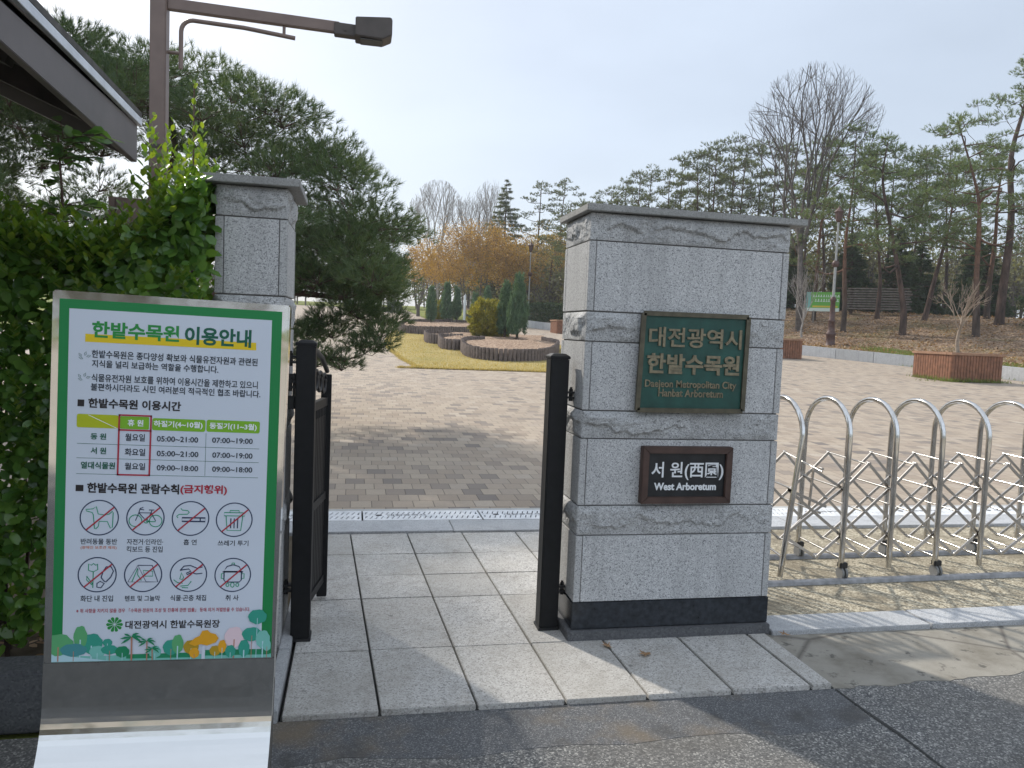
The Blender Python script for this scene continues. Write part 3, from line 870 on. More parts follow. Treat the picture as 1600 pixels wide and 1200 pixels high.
for nm, rows_ in TXT.items():
    mb = MB()
    for s_, u0, u1, v0, h, c in rows_:
        put_text(mb, s_, u0, u1, v0, h, fz(4), ix[c], BOLD[nm]*(1.6 if c in 'tw' else 1))
    if nm == 'paragraph':
        for cy in (337, 281):      # the small leaf sprigs
            for dx, dy, an in ((-6,0,125),(2,3,70),(7,0,20),(-2,-6,160)):
                c_, s2 = math.cos(math.radians(an)), math.sin(math.radians(an))
                pts = [(-207+dx+c_*q*11-s2*w_, cy-3+dy+s2*q*11+c_*w_) for q, w_ in ((0,0),(.4,2.6),(1,0),(.4,-2.6))]
                strip(mb, pts, 1.1, 4, ix['t'], True)
    if nm == 'subheading': blob(mb, [(-219,202),(-203,202),(-203,220),(-219,220)], 3, ix['a6']); mb.m[-1] = ix['b']
    if nm == 'rules_subheading': blob(mb, [(-218,-25),(-199,-25),(-199,-8),(-218,-8)], 3, ix['b'])
    if nm == 'timetable':
        blob(mb, rrect(-220,146,-118,182,5), 2, ix['l']); blob(mb, rrect(-114,146,-42,180,3), 2, ix['m'])
        blob(mb, rrect(-34,145,101,178,5), 2, ix['m']); blob(mb, rrect(104,146,243,179,5), 2, ix['m'])
        strip(mb, [(-192,180),(-122,147)], 1.4, 3, ix['w'])
        for v in (103, 64.5, 22): strip(mb, [(-218,v),(244,v)], 1.1, 2, ix['t'])
        strip(mb, [(103.5,142),(104.5,24)], 1., 2, ix['t'])
        for pts in ([(-116,185),(-116,20)], [(-37,185),(-37,20)], [(-118,183),(-35,183)], [(-118,143),(-35,143)], [(-118,22),(-35,22)]):
            strip(mb, pts, 4.2, 5, ix['r'])
    mb.build(nm, IM, poster)

# prohibition pictograms
CIRC = [(-158,-96),(-43,-95),(72,-95),(186,-97),(-159,-252),(-44,-252),(72,-252),(188,-253)]
CAP = [[('반려동물 동반',-202,-112,-169,16,'k'),('(장애인 보조견 제외)',-202,-113,-183,10,'o')], [('자전거·인라인·',-88,4,-169,16,'k'),('킥보드 등 진입',-88,3,-190,17,'k')],
       [('흡 연',56,90,-169,16,'k')], [('쓰레기 투기',145,226,-171,16,'k')], [('화단 내 진입',-199,-118,-326,17,'k')], [('텐트 및 그늘막',-88,1,-326,16,'k')],
       [('식물·곤충 채집',27,120,-326,17,'k')], [('취 사',171,206,-326,16,'k')]]
PIC = [
 [('e',0,[(-11,-30),(-15,8),(-18,14),(-32,18),(-34,22),(-16,24),(-8,30),(-3,10),(12,8),(24,10),(32,18),(34,14),(33,-26),(28,-28),(20,-10),(0,-10),(-2,-24),(-8,-30)],1)],
 [('e',0,ell(-25,-8,16,16),1),('e',0,ell(26,-8,16,16),1),('n',0,[(-25,-8),(-17,14),(14,14),(26,-8)],0),('n',0,[(-17,14),(2,-8),(14,14)],0),('n',0,[(-17,14),(-14,26),(-6,29)],0),('n',0,[(-14,24),(-4,22)],0),('n',0,[(8,22),(22,22)],0),('n',0,[(14,14),(16,22)],0),('e',0,[(2,-10),(26,-10)],0),('e',0,ell(2,-9,5,5),1)],
 [('e',0,[(-26,28),(-22,23),(-8,22),(-4,17),(-8,12),(-30,11),(-36,6),(-32,1)],0),('n',2,[(-22,-8),(38,-8),(38,2),(-22,2)],1),('n',1,[(25,-8),(25,2)],0)],
 [('e',0,[(-27,11),(27,11),(27,20),(-27,20)],1),('e',0,[(-12,20),(-12,26),(12,26),(12,20)],0),('e',0,[(-22,11),(-18,-30),(18,-30),(22,11)],0),('n',1,[(-9,4),(-9,-24)],0),('n',1,[(0,4),(0,-24)],0),('n',1,[(9,4),(9,-24)],0)],
 [('e',0,[(-22,12),(-22,30),(-15,26),(-10,31),(-4,26),(0,30),(1,14),(-10,8)],1),('e',0,[(-10,8),(-10,-36)],0),('e',0,[(-10,-26),(-26,-4),(-26,-14),(-12,-28)],0),('n',1,[(18,-18),(10,-8),(14,8),(22,22),(34,22),(40,10),(34,-6),(22,-20)],1),('n',1,[(0,-34),(0,-24),(8,-18),(18,-24),(10,-36)],1)],
 [('n',0,[(-38,-20),(-14,26),(8,-20)],1),('n',0,[(-14,26),(22,26),(38,-20),(8,-20)],0),('e',0,[(-28,-20),(-14,18),(-14,0),(-4,-16)],0),('e',0,[(0,12),(24,10),(24,-4),(4,-4)],1)],
 [('n',1,[(-22,12),(-12,24),(4,26),(22,18),(36,22)],0),('n',1,[(-22,12),(-14,14),(0,16),(6,10),(-6,4),(-4,0),(8,6),(20,2),(36,4)],0),('e',0,[(-22,-12),(-18,6),(-12,-8),(-16,-14)],1),('e',0,[(-38,-14),(-28,-22),(-14,-24)],0),('e',0,[(-20,-32),(0,-30),(8,-18)],0),('e',0,[(-16,-36),(0,-37)],0)],
 [('n',1,[(-24,10),(-16,24),(0,29),(16,24),(24,10)],1),('n',2,[(-27,9),(27,9)],0),('n',1,[(-23,8),(-23,-14),(-18,-20),(18,-20),(23,-14),(23,8)],0),('e',0,[(-23,4),(-30,4),(-30,-10),(-23,-10)],0),('e',0,[(23,4),(30,4),(30,-10),(23,-10)],0),('e',0,[(-4,29),(-3,34),(3,34),(4,29)],0),('e',0,ell(-13,-28,4,5,8),1),('e',0,ell(0,-28,5,7,8),1),('e',0,ell(13,-28,4,5,8),1)]]
for (cx, cy), cap_, pic in zip(CIRC, CAP, PIC):
    mb = MB()
    strip(mb, ell(cx, cy, 47, 47, 44), 3.2, 2, ix['n'], True)
    for c, th, pts, cl in pic:
        strip(mb, [(cx+x, cy+y) for x, y in pts], (2.5, 3.0, 4.0)[th], 3, ix[c], bool(cl))
    strip(mb, [(cx-32, cy-34), (cx+36, cy+29)], 3.8, 4, ix['r'])
    for s_, u0, u1, v0, h, c in cap_: put_text(mb, s_, u0, u1, v0, h, fz(2), ix[c], .018)
    mb.build('pictogram', IM, poster)
# emblem and signature
mb = MB()
for k in range(5):
    a = math.radians(90+72*k+36)
    c_, s_ = math.cos(a), math.sin(a)
    for sg in (-1, 1):
        pts = [(-112+c_*r_-s_*w_*sg, -390+s_*r_+c_*w_*sg) for r_, w_ in ((2,.6),(9,6),(16,9.5),(20,7.5),(20,2.5),(17,.7),(9,.6))]
        if sg > 0: pts = pts[::-1]
        blob(mb, pts[::-1], 2, ix['g'])
put_text(mb, '대전광역시 한밭수목원장', -85, 159, -403, 23, fz(2), ix['b'], .026)
mb.build('signature', IM, poster)
# strip of little trees along the foot of the poster
mb = MB()
blob(mb, [(-266,-492),(300,-491),(299,-480),(200,-474),(90,-478),(-60,-474),(-160,-478),(-266,-470)], 2, ix['a3'])
blob(mb, [(-80,-474),(100,-472),(100,-486),(-80,-486)], 3, ix['a7']); blob(mb, [(120,-466),(292,-466),(296,-482),(120,-482)], 3, ix['a7']); blob(mb, [(-266,-460),(-225,-476),(-120,-491),(-266,-491)], 3, ix['a9'])
TR = [(-250,-444,38,30,'a2'),(-168,-442,28,28,'a1'),(-196,-424,17,32,'a2'),(-212,-459,33,18,'ab'),(-153,-465,20,17,'a3'),(-128,-440,12,11,'a1'),(-122,-460,22,13,'a1'),(-90,-466,18,16,'a7'),
      (-7,-468,16,17,'a3'),(34,-456,21,22,'a1'),(51,-447,15,27,'a2'),(86,-456,20,20,'a8'),(95,-473,13,15,'a4'),(149,-468,14,15,'a8'),(168,-456,11,19,'a4'),(199,-430,26,30,'a5'),(190,-470,14,18,'a1'),
      (226,-462,15,25,'a1'),(246,-422,27,20,'a1'),(259,-372,25,21,'a1'),(276,-437,19,26,'a3'),(288,-455,12,16,'a3')]
for i, (cx, cy, rx, ry, c) in enumerate(TR):
    pts = ell(cx, cy, rx, ry, 18, .06)
    pts = [(min(max(p[0], -266), 298), max(p[1], -490)) for p in pts]
    blob(mb, pts, 4+i*.25, ix[c])
    strip(mb, [(cx, max(cy-ry*.2, -486)), (cx, -490)], 3.2 if ry > 22 else 1.6, 4.1+i*.25, ix['a6' if i % 3 == 0 else 'a9'])
blob(mb, [(80,-446),(95,-430),(108,-424),(114,-410),(128,-408),(136,-416),(150,-420),(158,-432),(150,-444),(128,-452),(112,-448),(96,-453)], 11, ix['a4'])
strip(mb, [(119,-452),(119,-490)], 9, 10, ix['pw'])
for bx, by, sc_ in ((-67,-424,1.),(-28,-436,.8),(-14,-458,.7)):
    strip(mb, [(bx, by), (bx+1, -490)], 4*sc_, 11, ix['a6'])
    for an in (10, 50, 130, 170, 205, 335):
        c_, s_ = math.cos(math.radians(an)), math.sin(math.radians(an))
        pts = [(bx+sc_*(c_*q*30-s_*w_), by+sc_*(s_*q*24+c_*w_-9*q*q)) for q, w_ in ((0,0),(.35,5),(.7,4.4),(1,0),(.6,-1.5))]
        blob(mb, pts[::-1], 11.4, ix['a7'])
mb.build('tree_illustration', IM, poster)

# ------------------------------------------------------------------ black gate
def gate_post(label, x0, x1, y0, h, brackets):
    root = thing('gate_post', label, 'gate post', ((x0+x1)/2, y0+.05, 0))
    org = root.location; y1 = y0+.1
    mb = MB(); mb.box(x0, x1, y0, y1, .012, h-.02); mb.build('post', M['black_paint'], root, org, bevel=.005)
    mb = MB(); cx, cy = (x0+x1)/2, (y0+y1)/2
    q = [(x0-.004,y0-.004),(x1+.004,y0-.004),(x1+.004,y1+.004),(x0-.004,y1+.004)]
    qi = [(x0+.018,y0+.018),(x1-.018,y0+.018),(x1-.018,y1-.018),(x0+.018,y1-.018)]
    mb.add([(x,y,h-.022) for x,y in q]+[(x,y,h-.008) for x,y in q]+[(x,y,h+.006) for x,y in qi],
           [(3,2,1,0),(0,1,5,4),(1,2,6,5),(2,3,7,6),(3,0,4,7),(4,5,9,8),(5,6,10,9),(6,7,11,10),(7,4,8,11),(8,9,10,11)])
    mb.build('post_cap', M['black_paint'], root, org, bevel=.002)
    mb = MB(); mb.box(x0-.006, x1+.006, y0-.006, y1+.006, -.002, .014); mb.build('foot_plate', M['hinge'], root, org, bevel=.002)
    for z, sx in brackets:
        mb = MB()
        xe = x1 if sx > 0 else x0
        L = .052*sx
        a, b = sorted((xe, xe+L))
        mb.box(a, b, y0+.03, y0+.07, z-.006, z+.004); mb.box(a, b, y0+.03, y0+.07, z+.022, z+.032)
        xm = xe+L*.55
        mb.tube([(xm, y0+.05, z-.02), (xm, y0+.05, z+.045)], .011, 10); mb.tube([(xm, y0+.05, z+.045),(xm, y0+.05, z+.055)], .007, 8)
        mb.build('hinge_bracket', M['hinge'], root, org)
    return root
gate_post('black square gate post against the left side of the wide granite pier', 1.008, 1.110, 3.90, 1.487, [(1.26, 1), (.20, 1)])
lp = gate_post('black square gate post beside the notice board, nearest of the two black uprights', -.284, -.190, 3.885, 1.510, [(1.405, -1), (1.28, -1), (.25, -1)])

# the folded-back gate leaf
root = thing('gate_leaf', 'black metal gate leaf with bars and curled top, folded open behind the left gate post', 'gate', (-.215, 4.02, .06))
org = root.location
ax, ay, bx, by = -.232, 4.04, -.155, 4.50
mb = MB(); mb.box(-.185, -.128, 4.47, 4.53, .02, 1.312); mb.build('end_stile', M['black_paint'], root, org, bevel=.003)
mb = MB(); mb.box(-.262, -.215, 4.00, 4.045, .08, 1.40); mb.build('hinge_stile', M['black_paint'], root, org, bevel=.003)
def along(t_): return (ax+(bx-ax)*t_, ay+(by-ay)*t_)
for z in (.13, .62, 1.16):
    mb = MB(); p, q = along(0), along(1); mb.bar((*p, z), (*q, z), .03, .045); mb.build('rail', M['black_paint'], root, org)
for i in range(11):
    p = along((i+.7)/11.4)
    mb = MB(); mb.tube([(*p, .13), (*p, 1.17)], .009, 8); mb.build('bar', M['black_paint'], root, org)
mb = MB(); p, q = along(.06), along(.94); mb.bar((*p, .62), (*q, .62), .012, .93); mb.build('sheet_panel', M['black_paint'], root, org)
mb = MB()      # cast scrolls along the top
for i in range(4):
    t0 = (i+.6)/4.4; p = along(t0)
    pts = []
    for k in range(15):
        a = k/14*2*math.pi*1.15; r = .065*(1-.45*k/14)
        t1 = t0+r*math.cos(a)/.47
        q = along(t1); pts.append((q[0], q[1], 1.30-.12*t0*.6+r*math.sin(a)+.02))
    mb.tube(pts, .010, 6)
p0, p1 = along(0.), along(1.)
mb.tube([(p0[0], p0[1], 1.47), (*along(.35), 1.455), (*along(.7), 1.41), (p1[0], p1[1], 1.33)], .014, 8)
mb.build('scroll_top', M['hinge'], root, org)
# a latch chain of iron plates between post and pier
mb = MB()
mb.box(-.333, -.284, 3.93, 3.97, 1.300, 1.345); mb.box(-.333, -.284, 3.93, 3.97, 1.17, 1.235)
mb.box(-.300, -.290, 3.92, 3.98, 1.17, 1.35)
lt = mb.build('latch_plate', M['hinge'], lp, lp.location, bevel=.004)

# ------------------------------------------------------------------ folding barrier of stainless hoops
YN, YFR = 4.57, 5.09
HX = [2.93, 3.285, 3.645, 4.01, 4.385, 4.80, 5.22, 5.64]
bar_ = thing('folding_barrier', 'stainless steel concertina barrier of arched hoops on castors', 'barrier', (2.9, 4.83, 0))
org = bar_.location
hyl = .5*(YN+YFR); hr = .5*(YFR-YN)
rb = random.Random(2)
for i, x in enumerate(HX):
    lean = -.10 if i == 0 else (.0, .0, .01, .015, .0, .02, .02, .0)[i]
    h = .98; zb = .075 if i % 2 == 0 else .085
    if i == 0: zb = .03
    wl = i % 2 == 1
    pts = [(x+lean, YN, zb)] + [(x+lean*(1-t_), YN, zb+(h-zb)*t_) for t_ in (.25,.5,.75)]
    for k in range(17):
        a = math.pi*k/16; pts.append((x, hyl-hr*math.cos(a), h+hr*math.sin(a)*.92))
    zf = .10 if wl else .12
    pts += [(x, YFR, h-(h-zf)*t_) for t_ in (.25,.5,.75,1)]
    mb = MB(); mb.tube(pts, .0185, 14)
    hoop = mb.build('hoop', M['hoop'], bar_, org)
    if i == 0 or wl:
        for yy, zz in ((YN, .045), (YFR, .045)):
            if i == 0 and yy == YN: continue
            mb = MB(); xo = x+(lean if yy == YN else 0)
            for sgn in (-.014, .014):
                mb.tube([(xo+.012+sgn-.007, yy-.0, zz), (xo+.012+sgn+.007, yy, zz)], .041, 18)
            mb.build('castor', M['wheel'], hoop, org)
            mb = MB(); mb.box(xo-.016, xo+.040, yy-.022, yy+.022, zz+.038, zz+.075)
            ck = mb.build('castor_fork', M['hinge'], hoop, org, bevel=.004)
    mb = MB(); mb.tube([(x+lean*.6, YN+.012, .145), (x, YFR-.012, .155)], .0075, 6); mb.build('cross_tie', M['steel'], hoop, org)
    mb = MB(); mb.tube([(x+lean*.3, YN+.012, .62), (x, YFR-.012, .62)], .0065, 6); mb.build('cross_tie', M['steel'], hoop, org)
for k in range(7):      # the closed part of the barrier, stacked behind the pier
    x = 1.93+.075*k
    pts = [(x, YN, .05), (x, YN, .5), (x, YN, .98)]+[(x, hyl-hr*math.cos(math.pi*q/12), .98+hr*math.sin(math.pi*q/12)*.92) for q in range(1, 12)]+[(x, YFR, .98), (x, YFR, .5), (x, YFR, .05)]
    mb = MB(); mb.tube(pts, .0185, 10); mb.build('hoop', M['hoop'], bar_, org)
    mb = MB(); mb.bar((x, YN+.03, .2), (x+.05, YN+.03, .75), .008, .02); mb.build('scissor_bars', M['steel'], bar_, org)
PZ = (.30, .62); MZ = (.14, .46, .80)
for i in range(-1, len(HX)-1):
    xa = HX[i] if i >= 0 else HX[0]-.36
    xb = HX[i+1]; xm = (xa+xb)/2
    for yy, off in ((YN+.03, .012), (YFR-.03, -.012)):
        if i == -1 and yy < 4.7: continue
        la = -.07 if (i == 0 and yy < 4.7) else 0
        lb = -.07 if (i == -1 and yy < 4.7) else 0
        sag = 0.0
        mb = MB(); w_ = .019
        broke = (i == 0 and yy < 4.7)
        def seg(p, q, o): mb.bar((p[0], yy+o, p[1]), (q[0], yy+o, q[1]), .008, w_, 0, (0,0,1))
        zt = .80 if not broke else .76
        if not broke:
            seg((xa+la, .62), (xm, zt), -.006); seg((xb, .62), (xm, zt), .006)
        else:   # the first near bay is sprung out of line
            seg((xa+la, .62), (xm+.05, .50), -.006); seg((xb, .62), (xm-.06, .755), .006); seg((xm-.06, .755), (xm-.075, .50), 0)
        seg((xa+la, .62), (xb, .30), -.006); seg((xa+la, .30), (xb, .62), .006)
        seg((xa+la, .30), (xm, .15), .006); seg((xb, .30), (xm, .15), -.006)
        for px, pz in ((xm, zt), (xm, .46), (xm, .15), (xa+la*.5, .62), (xa+la*.5, .30)):
            mb.tube([(px, yy-.016, pz), (px, yy+.016, pz)], .009, 8)
        mb.build('scissor_bars', M['steel'], bar_, org)
    if i >= 0:
        mb = MB(); mb.tube([(xm, YN+.02, .79 if i else .74), (xm, YFR-.02, .80)], .006, 6)
        mb.build('cross_tie', M['steel'], bar_, org); mb = MB(); mb.tube([(xm, YN+.02, .16), (xm, YFR-.02, .16)], .006, 6)
        mb.build('cross_tie', M['steel'], bar_, org); mb = MB(); mb.tube([(xm, YN+.02, .46), (xm, YFR-.02, .46)], .006, 6)
        mb.build('cross_tie', M['steel'], bar_, org)

def rail(label, y, x0, x1, dy=.0):
    mb = MB()
    mb.prism([(-.028,-.01),(.028,-.01),(.022,.012),(.012,.02),(-.012,.02),(-.022,.012)], lambda a, b, d: (d, y+a+dy*(d-x0), b), x0, x1)
    tag(mb.build('track_rail', M['rail'], recalc=True), label, 'track rail')
rail('low steel track rail under the near wheels of the folding barrier', 4.515, 2.28, 12, .02)
rail('low steel track rail under the far wheels of the folding barrier', 5.085, 2.28, 12, .01)

# ------------------------------------------------------------------ fallen leaves
def maple_leaf(label, x, y, rot, s, z=.004):
    mb = MB(); pts = []
    for k in range(7):
        a = math.radians(-120+40*k)
        r = s*(.62, .85, .95, 1., .95, .85, .62)[k]
        pts.append((math.sin(a)*r, math.cos(a)*r, .006+.010*(k % 2)))
        a2 = a+math.radians(20); pts.append((math.sin(a2)*s*.36, math.cos(a2)*s*.36, .004))
    pts.append((0, -s*.9, .002))
    c_, s_ = math.cos(rot), math.sin(rot)
    V = [(0,0,.008)]+pts; n = len(pts)
    V = [(p[0]*c_-p[1]*s_, p[0]*s_+p[1]*c_, p[2]) for p in V]
    mb.add(V, [(0, 1+i, 1+(i+1) % n) for i in range(n)])
    o = mb.build('fallen_leaf', M['litter']); o.location = (x, y, z)
    tag(o, label, 'leaf')
maple_leaf('crumpled dry leaf on the slab under the left part of the big pier', 1.31, 3.655, .6, .036)
maple_leaf('star-shaped dry maple leaf lying alone on the granite slab in front of the pier', 1.47, 3.535, 2.1, .044)
maple_leaf('reddish dry leaf at the end of the flush kerb, right of the big pier', 2.345, 3.70, 1.2, .038)
maple_leaf('dark leaf scrap on the sandy strip by the first hoop of the barrier', 2.62, 4.41, 1.9, .03)

# ------------------------------------------------------------------ street lamp behind the hedge
root = thing('street_lamp', 'brown square street lamp with a long arm and a box lamp head', 'street lamp', (-1.245, 5.3, 0))
org = root.location
mb = MB(); mb.box(-1.302, -1.206, 5.252, 5.348, -.05, 3.95); mb.build('post', M['brown_paint'], root, org, bevel=.006)
mb = MB(); mb.obox((-.68, 5.3, 3.545), (.525, 0, -.012), (0, .024, 0), (.0008, 0, .034)); mb.build('arm', M['brown_paint'], root, org, bevel=.004)
mb = MB(); mb.obox((-.115, 5.3, 3.52), (.075, 0, -.002), (0, .036, 0), (0, 0, .037))
mb.tube([(-.12, 5.258, 3.515), (-.12, 5.342, 3.515)], .009, 8); mb.build('arm_joint', M['brown_dark'], root, org, bevel=.004)
mb = MB()
prf = [(-.055,3.475),(.12,3.468),(.182,3.50),(.182,3.60),(.172,3.612),(-.055,3.592)]
mb.prism([(a, b) for a, b in prf], lambda a, b, d: (a, d, b), 5.22, 5.38); hd = mb.build('lamp_head', M['brown_dark'], root, org, bevel=.005, recalc=True)
mb = MB(); mb.box(-.02, .12, 5.245, 5.355, 3.462, 3.4685); mb.build('lamp_glass', flat('lamp_glass', (.09,.09,.088), .25), hd, org)
mb = MB()
pts = [(-1.128,5.3,3.17),(-1.128,5.3,3.36)]
for k in range(6):
    a = math.radians(18*k); pts.append((-1.128+.07*(1-math.cos(a)), 5.3, 3.40+.075*math.sin(a)))
pts += [(-.75, 5.3, 3.466), (-.435, 5.3, 3.437)]
mb.tube(pts, .0135, 10); mb.tube([(-1.206,5.3,3.265),(-1.128,5.3,3.265)], .011, 8); mb.tube([(-.505,5.3,3.44),(-.505,5.3,3.52)], .010, 8)
mb.build('banner_rod', M['brown_paint'], root, org)
mb = MB(); mb.box(-1.309,-1.199,5.245,5.355,2.66,2.682); mb.tube([(-1.318,5.24,2.671),(-1.30,5.24,2.671)], .012, 6); mb.tube([(-1.208,5.24,2.671),(-1.19,5.24,2.671)], .012, 6)
mb.build('strap_clamp', M['brown_dark'], root, org)
mb = MB(); mb.box(-1.53,-1.306,5.24,5.36,2.02,2.335); mb.box(-1.49,-1.485,5.236,5.24,2.03,2.325)
mb.build('junction_box', M['brown_paint'], root, org, bevel=.004)

# ------------------------------------------------------------------ gatehouse kiosk, only its eave reaches into the picture
root = thing('gatehouse', 'gatehouse kiosk with a brown fascia and projecting pitched roof eave', 'kiosk', (-3.6, 2.6, 0))
org = root.location
XE, YE, YS = -1.235, 4.74, .2
sl_ = math.tan(math.radians(23)); XR = -3.6; ZE = 2.70
ridge = ZE+(XE-XR)*sl_ if False else ZE+abs(XR-XE)*sl_
mb = MB()      # two roof slopes
for sg in (1, -1):
    xe = XR+sg*(XE-XR)
    poly = [(xe+sg*.02, ZE+.016), (XR, ridge+.03), (XR, ridge+.085), (xe+sg*.02, ZE+.045)]
    mb.prism(poly, lambda a, b, d: (a, d, b+(.022*(YE-d) if abs(a-XR) > .5 else 0)), YS, YE+.02)
mb.build('roof', M['roof'], root, org, recalc=True)
def tb(x0, x1, y0, y1, b0, t0, b1, t1):      # board whose bottom and top change along its length
    mb = MB(); mb.add([(x0,y0,b0),(x1,y0,b0),(x1,y1,b1),(x0,y1,b1),(x0,y0,t0),(x1,y0,t0),(x1,y1,t1),(x0,y1,t1)], [(3,2,1,0),(4,5,6,7),(0,1,5,4),(1,2,6,5),(2,3,7,6),(3,0,4,7)]); return mb
dz = YE-YS; RB, RTT = .041*dz, .022*dz
tb(XE-.035, XE, YS, YE, ZE-.235+RB, ZE-.014+RTT, ZE-.235, ZE-.014).build('eave_fascia', M['fascia'], root, org, bevel=.003)
mb = tb(XE-.04, XE+.022, YS, YE+.014, ZE-.03+RTT, ZE+.012+RTT, ZE-.03, ZE+.012)
mb.build('eave_flashing', M['flashing'], root, org, bevel=.002)
mb = MB()
for sg in (1, -1):
    xe = XR+sg*(XE-XR-.04)
    poly = [(xe, ZE-.215), (XR, ridge-.215), (XR, ridge-.125), (xe, ZE-.125)]
    mb.prism(poly, lambda a, b, d: (a, d, b), YE-.05, YE-.01)
mb.build('barge_board', M['fascia'], root, org, recalc=True)
mb = MB()
for sg in (1, -1):
    poly = [(XR+sg*(XE-XR), ZE-.03), (XR, ridge-.03), (XR, ridge-.002), (XR+sg*(XE-XR), ZE-.004)]
    mb.prism(poly, lambda a, b, d: (a, d, b), YS+.02, YE-.055)
mb.build('soffit', M['soffit'], root, org, recalc=True)
mb = MB()
for sg in (1, -1):
    xe = XR+sg*(XE-XR-.04)
    mb.prism([(xe, ZE-.13), (XR, ridge-.13), (XR, ridge-.02), (xe, ZE-.02)], lambda a, b, d: (a, d, b), YE-.04, YE-.02)
mb.build('gable_infill', M['soffit'], root, org, recalc=True)
for yy in (1.0, 1.8, 2.6, 3.4, 4.2):
    mb = MB(); mb.obox((XE-.62, yy, ZE+.12), (.52, 0, -.52*sl_), (0, .035, 0), (.045*sl_, 0, .045)); mb.build('rafter', M['soffit'], root, org)
mb = MB(); mb.box(-5.1, -2.35, .4, 3.9, -.05, 2.66); mb.build('wall', plain('cream_render', (.42,.39,.34), .85), root, org)
mb = MB(); mb.box(-2.352, -2.335, 1.2, 2.6, .95, 2.1); wd = mb.build('window', NT('dark_window').set(.05, 0, .6).col((.03,.04,.05)).mat, root, org)
mb = MB(); mb.box(-2.345, -2.325, 2.85, 3.65, .0, 2.1); mb.build('door', M['brown_dark'], root, org, bevel=.004)

# ------------------------------------------------------------------ leaves
rng = np.random.default_rng(7)
LT = np.array([(0,0,0),(.30,.42,.10),(.72,.46,.12),(1,0,.02),(.72,-.46,.12),(.30,-.42,.10)])     # along, across, lift
LF = np.array([(0,1,2,3),(3,4,5,0)])
def unit(a): return a/np.maximum(np.linalg.norm(a, axis=-1, keepdims=True), 1e-9)
def leaves(P, D, Nn, L, W, curl=1.):
    """broad leaves at P along D with face normal Nn"""
    D = unit(D); S = unit(np.cross(D, Nn)); Nn = np.cross(S, D)
    n = len(P); L = np.broadcast_to(np.asarray(L, float), (n,)); W = np.broadcast_to(np.asarray(W, float), (n,))
    V = P[:,None,:] + D[:,None,:]*(LT[None,:,0:1]*L[:,None,None]) + S[:,None,:]*(LT[None,:,1:2]*W[:,None,None]) + Nn[:,None,:]*(LT[None,:,2:3]*W[:,None,None]*curl)
    F = (np.arange(n)*6)[:,None,None] + LF[None]
    return V.reshape(-1,3), F.reshape(-1,4)
def needles(P, D, L, W):
    """thin triangles"""
    D = unit(D); n = len(P)
    S = unit(np.cross(D, rng.normal(size=(n,3))))
    L = np.broadcast_to(np.asarray(L, float), (n,))[:,None]; W = np.broadcast_to(np.asarray(W, float), (n,))[:,None]
    V = np.stack([P-S*W/2, P+S*W/2, P+D*L], 1)
    return V.reshape(-1,3), np.arange(n*3).reshape(-1,3)
def tufts(C, A, k, L, W, spread=.75):
    """k needles fanning out from each C round axis A"""
    n = len(C); A = unit(A)
    R = rng.normal(size=(n,k,3)); d = unit(A[:,None,:] + spread*unit(R)*rng.uniform(.35,1.15,(n,k,1)))
    P = np.repeat(C, k, 0) - (A[:,None,:]*rng.uniform(0,.45,(n,k,1))*L).reshape(-1,3)
    return needles(P, d.reshape(-1,3), L*rng.uniform(.7,1.1,n*k), W)
def cat(parts):
    V = []; F = []; o = 0
    for v, f in parts:
        V.append(v); F.append(f+o); o += len(v)
    return np.concatenate(V), np.concatenate(F)

# ------------------------------------------------------------------ hedge
hx0, hx1, hy0, hy1 = -5.2, -.66, 3.62, 4.75
def htop(x): return 1.90+.30*np.clip((np.asarray(x)+1.0)/.30,0,1)+.10*fbm(np.asarray(x)*2.1, np.asarray(x)*0, 9)+.34*(fbm(np.asarray(x)*1.1+4, np.asarray(x)*0, 13)-.5)
root = thing('hedge', 'dense dark green broadleaf hedge with bright young shoots behind the notice board', 'hedge', (-2.4, 4.1, 0))
org = root.location
n = 48000
# mostly a shell on the front, top and ends with some leaves deeper in
x = rng.uniform(hx0, hx1, n); face = rng.random(n)
tp = htop(x)
z = rng.uniform(.05, 1, n)**.85*tp; y = np.full(n, 0.)
bul = .20*(fbm(x*2.2, z*2.2, 3)-.45) + .10*(vnoise(x*6, z*6, 8)-.5)
front = face < .62
y = np.where(front, hy0-bul+rng.exponential(.13, n), rng.uniform(hy0, hy1, n))
z = np.where(front, z, tp-rng.exponential(.06, n)+.10*(vnoise(x*6, y*6, 18)-.5))
nx = np.where(front[:,None], np.stack([rng.normal(0,.55,n), -np.ones(n), rng.normal(.45,.5,n)],1), np.stack([rng.normal(0,.55,n), rng.normal(-.2,.5,n), np.ones(n)],1))
dn = np.stack([rng.normal(0,.7,n), rng.normal(-.35,.5,n), rng.normal(-.1,.6,n)],1)
P = np.stack([x,y,z],1)
keep = vnoise(x*3.1, z*3.4+y*2, 41) > .14
P, dn, nx = P[keep], dn[keep], nx[keep]
sz = rng.uniform(.046,.076,len(P))
V1 = leaves(P, dn, nx, sz, sz*.62)
hf = mesh_np('foliage', *V1, M['hedge'], root, org)
